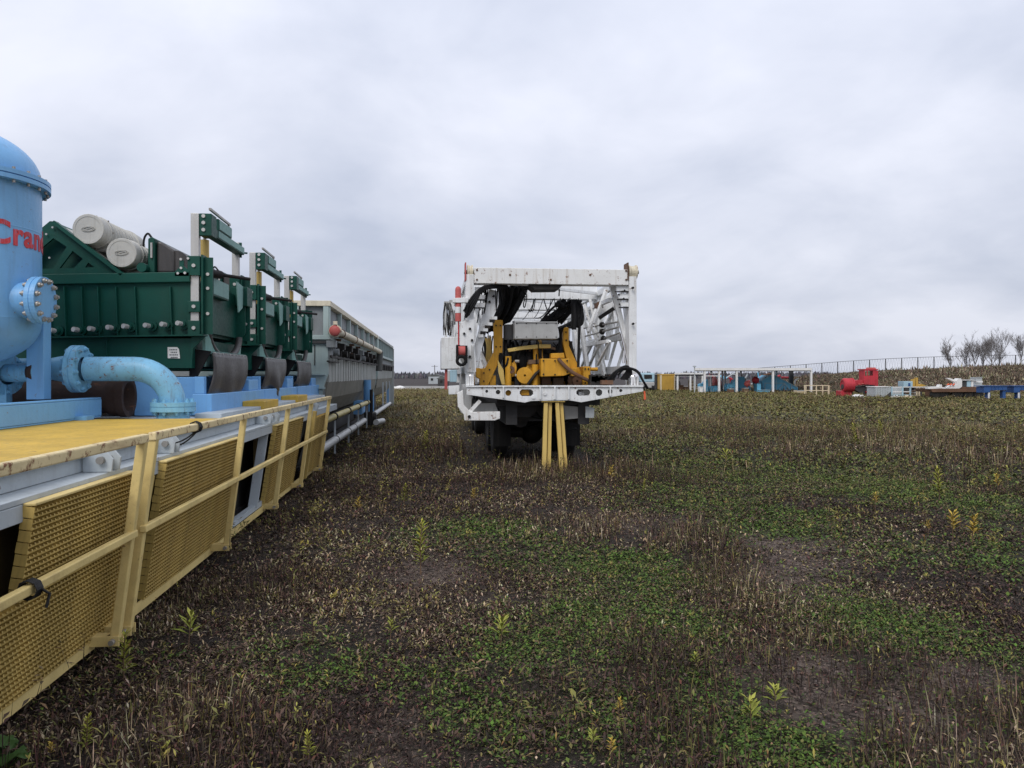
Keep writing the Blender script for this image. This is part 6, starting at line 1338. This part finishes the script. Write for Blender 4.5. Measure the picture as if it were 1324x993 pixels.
for r0, r1, dens, sc_ in BANDS:
    area = .80 * (r1 ** 2 - r0 ** 2); n = int(area * dens); x, y = wedge(n, r0, r1); k = clear(x, y); x, y = x[k], y[k]
    g, b_ = green_map(x, y), bare_map(x, y); z = ground_z(x, y) * (np.hypot(x, y) < 60); u = RNG.random(len(x)); far = np.hypot(x, y)
    cl = fnoise(x, y, .32 + .02 * r0, 81); keep = (RNG.random(len(x)) > np.clip(b_ * 1.15, 0, .93)) & (RNG.random(len(x)) < np.clip((cl - .27) * 4.5 + g * .8, .22, 1))
    # low green plants
    m = keep & (u < np.clip(g * 1.25, 0, .93))
    xx, yy, zz = x[m], y[m], z[m]; n = len(xx)
    for rep in range(5 if r0 < 14 else 4):
        az = RNG.random(n) * 6.283; el = RNG.random(n) * .9; ln_ = (.010 + .030 * RNG.random(n) ** 2) * sc_; base = np.stack([xx + (RNG.random(n) - .5) * .05 * sc_, yy + (RNG.random(n) - .5) * .05 * sc_, zz + RNG.random(n) * .035 * sc_], -1)
        t = RNG.random((n, 1)); tn = t + 1.1 * (fnoise(xx, yy, .7, 61) - .45)[:, None]; c_ = np.where(tn < .42, GRN, np.where(tn < .74, GRN2, np.where(tn < .92, OLV, BRN))); yel = np.clip((far[m] - 9) / 16, 0, 1)[:, None] * .7
        c_ = c_ * (1 - yel) + (OLV * .75 + TAN * .25) * yel
        green.add(base, az, el, ln_, ln_ * .62, jit(c_, n))
    # dead stems and curled leaves
    m = keep & (u >= np.clip(g * 1.25, 0, .93)) & (u < .96)
    xx, yy, zz = x[m], y[m], z[m]; n = len(xx)
    hgt = fnoise(xx, yy, 2.6, 31); hgt = np.clip((hgt - .38) * 4, .08, 1.5)
    for rep in range(4):
        az = RNG.random(n) * 6.283; up = rep < 2
        el = (1.0 + .55 * RNG.random(n)) if up else RNG.random(n) * 1.0
        ln_ = ((.05 + .24 * RNG.random(n) ** 3) * hgt if up else (.02 + .035 * RNG.random(n))) * (sc_ ** .35)
        wd = (.0035 + .003 * RNG.random(n)) * sc_ * (1 if up else 2.6)
        hz = np.zeros(n) if up else RNG.random(n) * .10 * hgt * sc_ ** .5
        base = np.stack([xx + (RNG.random(n) - .5) * .06 * sc_, yy + (RNG.random(n) - .5) * .06 * sc_, zz + hz], -1)
        t = np.clip(RNG.random((n, 1)) + (fnoise(xx, yy, 1.1 + .12 * r0, 71) - .5)[:, None] * .9, 0, 1); c_ = np.where(t < .42, DBR, np.where(t < .72, BRN, np.where(t < .79, RED, np.where(t < .925, OLV, np.where(t < .98, TAN, STR)))))
        fo = np.clip((far[m] - 16) / 30, 0, 1)[:, None]; c_ = c_ * (1 - fo * .6) + (OLV * .5 + TAN * .8) * fo * .65 * (.75 + .6 * fnoise(xx, yy, 7.0, 77))[:, None]
        dead.add(base, az, el, ln_, wd, jit(c_, n, .4))
    # sparse yellow-green sprigs
    m = keep & (RNG.random(len(x)) < (.006 if r0 < 7 else .012 if r0 < 14 else .03))
    xx, yy, zz = x[m], y[m], z[m]; n = len(xx); s_ = .6 + .8 * RNG.random(n)
    for rep in range(8):
        az = RNG.random(n) * 6.283; el = .2 + RNG.random(n) * .9; ln_ = (.018 + .022 * RNG.random(n)) * sc_ ** .6 * s_; hz = RNG.random(n) * .10 * s_ * sc_ ** .3
        t = RNG.random((n, 1)); c_ = np.where(t < .6, YEL, np.where(t < .85, TAN, srgb(140, 104, 66)))
        dead.add(np.stack([xx, yy, zz + hz], -1), az, el, ln_, ln_ * .25, jit(c_, n, .25))
# fine litter: bits of leaf and straw lying flat everywhere, the gravel included
lit = Leaves()
for r0, r1, dens, sc_ in ((2.2, 7, 3600, 1.0), (7, 13, 1000, 1.8), (13, 26, 130, 3.2)):
    n = int(.8 * (r1 ** 2 - r0 ** 2) * dens); x, y = wedge(n, r0, r1); k = clear(x, y); x, y = x[k], y[k]; n = len(x); b_ = bare_map(x, y); g = green_map(x, y)
    t = RNG.random((n, 1)); ln_ = (.006 + .016 * RNG.random(n) ** 2) * sc_; c_ = np.where(t < .40, DBR, np.where(t < .72, BRN, np.where(t < .77, TAN, np.where(t < .785, STR, np.where(t < .87, RED, srgb(102, 88, 77))))))
    c_ = np.where((g[:, None] > .3) & (RNG.random((n, 1)) < .5), GRN2, c_); c_ = np.where((b_[:, None] > .3) & (RNG.random((n, 1)) < .6), srgb(112, 96, 85), c_)
    lit.add(np.stack([x, y, ground_z(x, y) + .002 + .006 * RNG.random(n)], -1), RNG.random(n) * 6.283, RNG.random(n) * .7 - .1, ln_, ln_ * (.3 + .5 * RNG.random(n)), jit(c_, n, .4))
lit.build('leaf_litter', 'fine bits of dead leaf and straw littering the soil')
# taller wispy weeds in loose groups: thin dark stems with a few narrow leaves
tall = Leaves()
n = 34000; x, y = wedge(n, 3.0, 62); dist = np.hypot(x, y)
gm = fnoise(x, y, 2.8, 91) + .16 * (x < .8) * (dist < 22) + .05 * (dist > 25) + .25 * ((x > .4) & (x < 3.6) & (y > 12.6) & (y < 15.6)) + .12 * (x < -1.0) * (dist < 18); k = clear(x, y) & (gm > .56) & (RNG.random(n) < np.clip((gm - .56) * 5, 0, 1)) & (RNG.random(n) < np.where(dist < 20, .9, .55)) & (bare_map(x, y) < .25)  # dark weeds grow thick by the tank, made denser to deepen its shade
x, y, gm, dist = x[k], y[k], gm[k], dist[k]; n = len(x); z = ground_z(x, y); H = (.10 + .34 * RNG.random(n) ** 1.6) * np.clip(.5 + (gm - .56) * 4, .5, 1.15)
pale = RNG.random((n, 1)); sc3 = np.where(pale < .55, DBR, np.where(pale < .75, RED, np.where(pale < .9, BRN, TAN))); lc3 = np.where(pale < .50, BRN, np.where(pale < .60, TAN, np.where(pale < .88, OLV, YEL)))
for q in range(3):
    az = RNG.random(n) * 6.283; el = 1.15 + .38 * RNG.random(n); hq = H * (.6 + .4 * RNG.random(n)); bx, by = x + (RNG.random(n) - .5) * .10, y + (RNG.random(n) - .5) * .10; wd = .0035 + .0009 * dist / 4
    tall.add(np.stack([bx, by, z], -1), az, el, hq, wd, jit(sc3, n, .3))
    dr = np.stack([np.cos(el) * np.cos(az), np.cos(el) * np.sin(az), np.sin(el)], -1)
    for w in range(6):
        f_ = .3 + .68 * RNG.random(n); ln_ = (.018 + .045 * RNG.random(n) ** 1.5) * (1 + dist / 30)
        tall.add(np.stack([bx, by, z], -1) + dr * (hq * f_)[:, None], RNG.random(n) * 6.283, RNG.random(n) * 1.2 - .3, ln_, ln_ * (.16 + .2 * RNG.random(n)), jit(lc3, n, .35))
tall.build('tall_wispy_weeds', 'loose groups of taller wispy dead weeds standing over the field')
green.build('low_green_plants', 'low green clover and weeds in patches over the field')
dead.build('dead_weeds', 'dense dead brown stalks and dry leaves covering the field')
# gravel: loose stones in the bare patches
n = 60000; x, y = wedge(n, 2.5, 16); k = (RNG.random(n) < bare_map(x, y) * .9) & clear(x, y); x, y = x[k], y[k]; n = len(x); s_ = (.004 + .010 * RNG.random(n) ** 3)
oc = np.array([(1, 0, 0), (0, 1, 0), (-1, 0, 0), (0, -1, 0), (0, 0, .7), (0, 0, -.7)]); of = np.array([(0, 1, 4), (1, 2, 4), (2, 3, 4), (3, 0, 4)])
V = np.stack([x, y, ground_z(x, y)], -1)[:, None, :] + oc[None] * s_[:, None, None] * (1 + .5 * (RNG.random((n, 6, 1)) - .5)); Fc = of[None] + (np.arange(n) * 6)[:, None, None]
cs_ = np.repeat(jit(np.where(RNG.random((n, 1)) < .6, srgb(120, 106, 96), srgb(84, 73, 66)), n, .4), 6, 0)
tag(np_mesh('gravel', V.reshape(-1, 3), Fc.reshape(-1, 3), cs_, 'weeds'), 'loose grey gravel stones lying in the bare patches', None, kind='stuff')
# scrub on the embankment, taller along its crest
sc2 = Leaves(); n = 42000; pxr = 960 + RNG.random(n) * 640; dd = 72 + 19 * RNG.random(n); f = np.interp(dd, ds, prof); hb = emb_top(pxr) * f
rx = (pxr - CX) / F; X_ = (rx * CA + SA) * dd; Y_ = (-rx * SA + CA) * dd; big = fnoise(X_, Y_, 4, 44)
ang = RNG.random(n) * 6.283
for rep in range(3):
    ln_ = (.15 + .35 * RNG.random(n)) * (.4 + big) * (.7 + .2 * (dd > 83)) * np.where((RNG.random(n) < .12) & (fnoise(X_, Y_, 2.5, 45) > .52), 2.0, 1); t = RNG.random((n, 1)) + (big[:, None] - .5) * .7
    c_ = np.where(t < .30, srgb(88, 82, 68), np.where(t < .55, srgb(108, 90, 80), np.where(t < .75, srgb(126, 110, 92), np.where(t < .90, srgb(132, 126, 98), srgb(158, 148, 124)))))
    sc2.add(np.stack([X_ + (RNG.random(n) - .5) * .4, Y_ + (RNG.random(n) - .5) * .4, hb - .05], -1), RNG.random(n) * 6.283, .85 + .65 * RNG.random(n), ln_, .05 + .12 * RNG.random(n), jit(c_, n, .3))
sc2.build('embankment_scrub', 'dark brown leafless scrub covering the embankment')
# far woods on the skyline, left and behind
fw = Leaves(); n = 16000; pxr = -500 + RNG.random(n) * 2400; dd = 330 + 60 * RNG.random(n); rx = (pxr - CX) / F; X_ = (rx * CA + SA) * dd; Y_ = (-rx * SA + CA) * dd
hh = 1.6 + 3.6 * fnoise(X_, Y_, 22, 51); c_ = np.where(RNG.random((n, 1)) < .6, srgb(88, 86, 92), srgb(106, 104, 108))  # bluish greys carry the slight haze in the wood's own colour
fw.add(np.stack([X_, Y_, np.zeros(n)], -1), RNG.random(n) * 6.283, 1.2 + .37 * RNG.random(n), hh * (.5 + .5 * RNG.random(n)), .6 + .8 * RNG.random(n), jit(c_, n, .15))
fw.build('far_woods', 'low grey leafless woods along the skyline')

# single tall weeds one can pick out
def weed(px_, pyb, hpx, kind, label):
    p = onz(px_, pyb, 0); d = p.dot(FW); H = max(.08, hpx / 1000 * d); seed = int(px_ * 7 + pyb); rg = np.random.default_rng(seed); p.z = float(ground_z(np.array([p.x]), np.array([p.y]))[0]) if d < 55 else 0
    t = thing('goldenrod_weed', label, 'weed', p, 'single weeds standing above the field')
    lean = Vector((rg.uniform(-.10, .10), rg.uniform(-.1, .1), 1)); tip = p + lean * H
    MB().tube([p, p.lerp(tip, .5) + Vector((rg.uniform(-.02, .02) * H, 0, 0)), tip], [H * .014 + .0012, H * .011 + .001, H * .006 + .0008], 5).build('stem', 'wood_brown', t)
    L = Leaves(); n = {'tall': 46, 'rosette': 16, 'dry': 24}[kind]; f = np.linspace(.22 if kind == 'tall' else .45, 1.0, n); az = np.arange(n) * 2.4 + rg.random(n)
    base = np.array(p)[None] + np.array(lean)[None] * (H * f)[:, None]
    ln_ = H * {'tall': .25, 'rosette': .6, 'dry': .36}[kind] * (1.15 - .55 * f) * (.7 + .6 * rg.random(n)); el = .15 + .75 * f + .3 * (rg.random(n) - .5)
    c0 = {'tall': srgb(150, 148, 62), 'rosette': srgb(150, 150, 72), 'dry': srgb(176, 152, 70)}[kind]; c1 = {'tall': srgb(104, 112, 46), 'rosette': srgb(104, 118, 50), 'dry': srgb(138, 116, 54)}[kind]
    c_ = c1 + (c0 - c1) * np.clip(f + .4 * (rg.random(n) - .5), 0, 1)[:, None]
    L.add(base, az, el, ln_, ln_ * .25 + .002, c_ * 1.25)
    o = np_mesh('leaves', np.concatenate(L.V) - np.array(p), np.concatenate(L.F), np.concatenate(L.C), 'weeds'); o.parent = t
for a in ((544, 742, 66, 'tall', 'tall yellow-green weed with narrow leaves standing alone left of the green patch'), (505, 824, 24, 'rosette', 'small pale weed rosette below left of the tall lone weed'), (647, 836, 38, 'rosette', 'yellow-green weed at the left of the central green patch'),
          (972, 948, 42, 'rosette', 'pale green star-leaved weed near the bottom right of centre'), (1003, 922, 34, 'rosette', 'green leafy weed just right of the star-leaved weed'), (800, 930, 26, 'dry', 'pale orange dry weed near the bottom centre'),
          (793, 985, 30, 'dry', 'orange-brown dry weed at the bottom edge, below the pale orange one'), (765, 972, 28, 'rosette', 'pale weed left of the orange-brown dry weed at the bottom edge'), (900, 866, 20, 'rosette', 'small yellow weed between the green patches right of centre'),
          (1215, 652, 46, 'tall', 'tall yellow weed in the right field, left of the golden pair'), (1232, 702, 40, 'dry', 'golden weed, left one of the pair in the right field'), (1257, 708, 40, 'dry', 'golden weed, right one of the pair in the right field'), (1200, 692, 18, 'dry', 'short golden weed left of the golden pair'),
          (549, 590, 30, 'tall', 'yellowish weed in the dark grass between the tanks and the rig'), (522, 655, 28, 'tall', 'small yellow-green weed by the track left of the rig stand'), (462, 668, 24, 'dry', 'dry tan weed beside the far end of the walkways'), (640, 588, 44, 'tall', 'tall weed in front of the left wheels of the rig'),
          (1107, 582, 32, 'tall', 'yellow weed in the far right field below the cream frame'), (1140, 572, 26, 'tall', 'yellow weed right of the one below the cream frame'), (790, 628, 24, 'dry', 'tan weed right of the yellow stand'), (832, 640, 20, 'tall', 'yellow-green weed farther right of the yellow stand'), (160, 880, 60, 'tall', 'pale weed growing against the foot of the double post'),
          (243, 842, 44, 'rosette', 'small pale weed in the shade right of the double post'), (65, 985, 22, 'dry', 'orange dry leaf cluster at the bottom left'), (110, 975, 46, 'tall', 'ferny yellow weed at the bottom left under the walkway'), (400, 985, 40, 'tall', 'weed at the bottom edge left of the green patches'),
          (1132, 660, 22, 'dry', 'orange weed in the middle of the right field'), (612, 655, 22, 'dry', 'dry golden weed below the rig on the left'), (938, 606, 22, 'rosette', 'pale dry weed tuft right of the rig stand'), (1292, 640, 26, 'dry', 'tan weed near the right edge of the field')): weed(*a)
# broad leaves at the lower left corner
p = onz(6, 996, 0); bt = thing('burdock_plant', 'broad-leaved green plant in the lower left corner', 'plant', p); rg = np.random.default_rng(2)
for k in range(9):
    a = rg.uniform(0, 6.28); r = rg.uniform(.02, .11); c_ = p + Vector((r * math.cos(a), r * math.sin(a), rg.uniform(.04, .11))); s_ = rg.uniform(.028, .048); m_ = MB(); ax = Vector((math.cos(a), math.sin(a), .25)).normalized(); sd2 = Vector((-math.sin(a), math.cos(a), 0))
    pts = [c_ + ax * (s_ * 1.2 * math.cos(t)) + sd2 * (s_ * math.sin(t)) + UP * (.012 * math.sin(3 * t)) for t in np.linspace(0, 2 * math.pi, 12, endpoint=False)]
    m_.add([c_ + UP * .012] + pts, [(0, i + 1, (i + 1) % 12 + 1) for i in range(12)], True); m_.tube([p, c_], .004, 5)
    m_.build('leaf', 'leaf_green', bt)
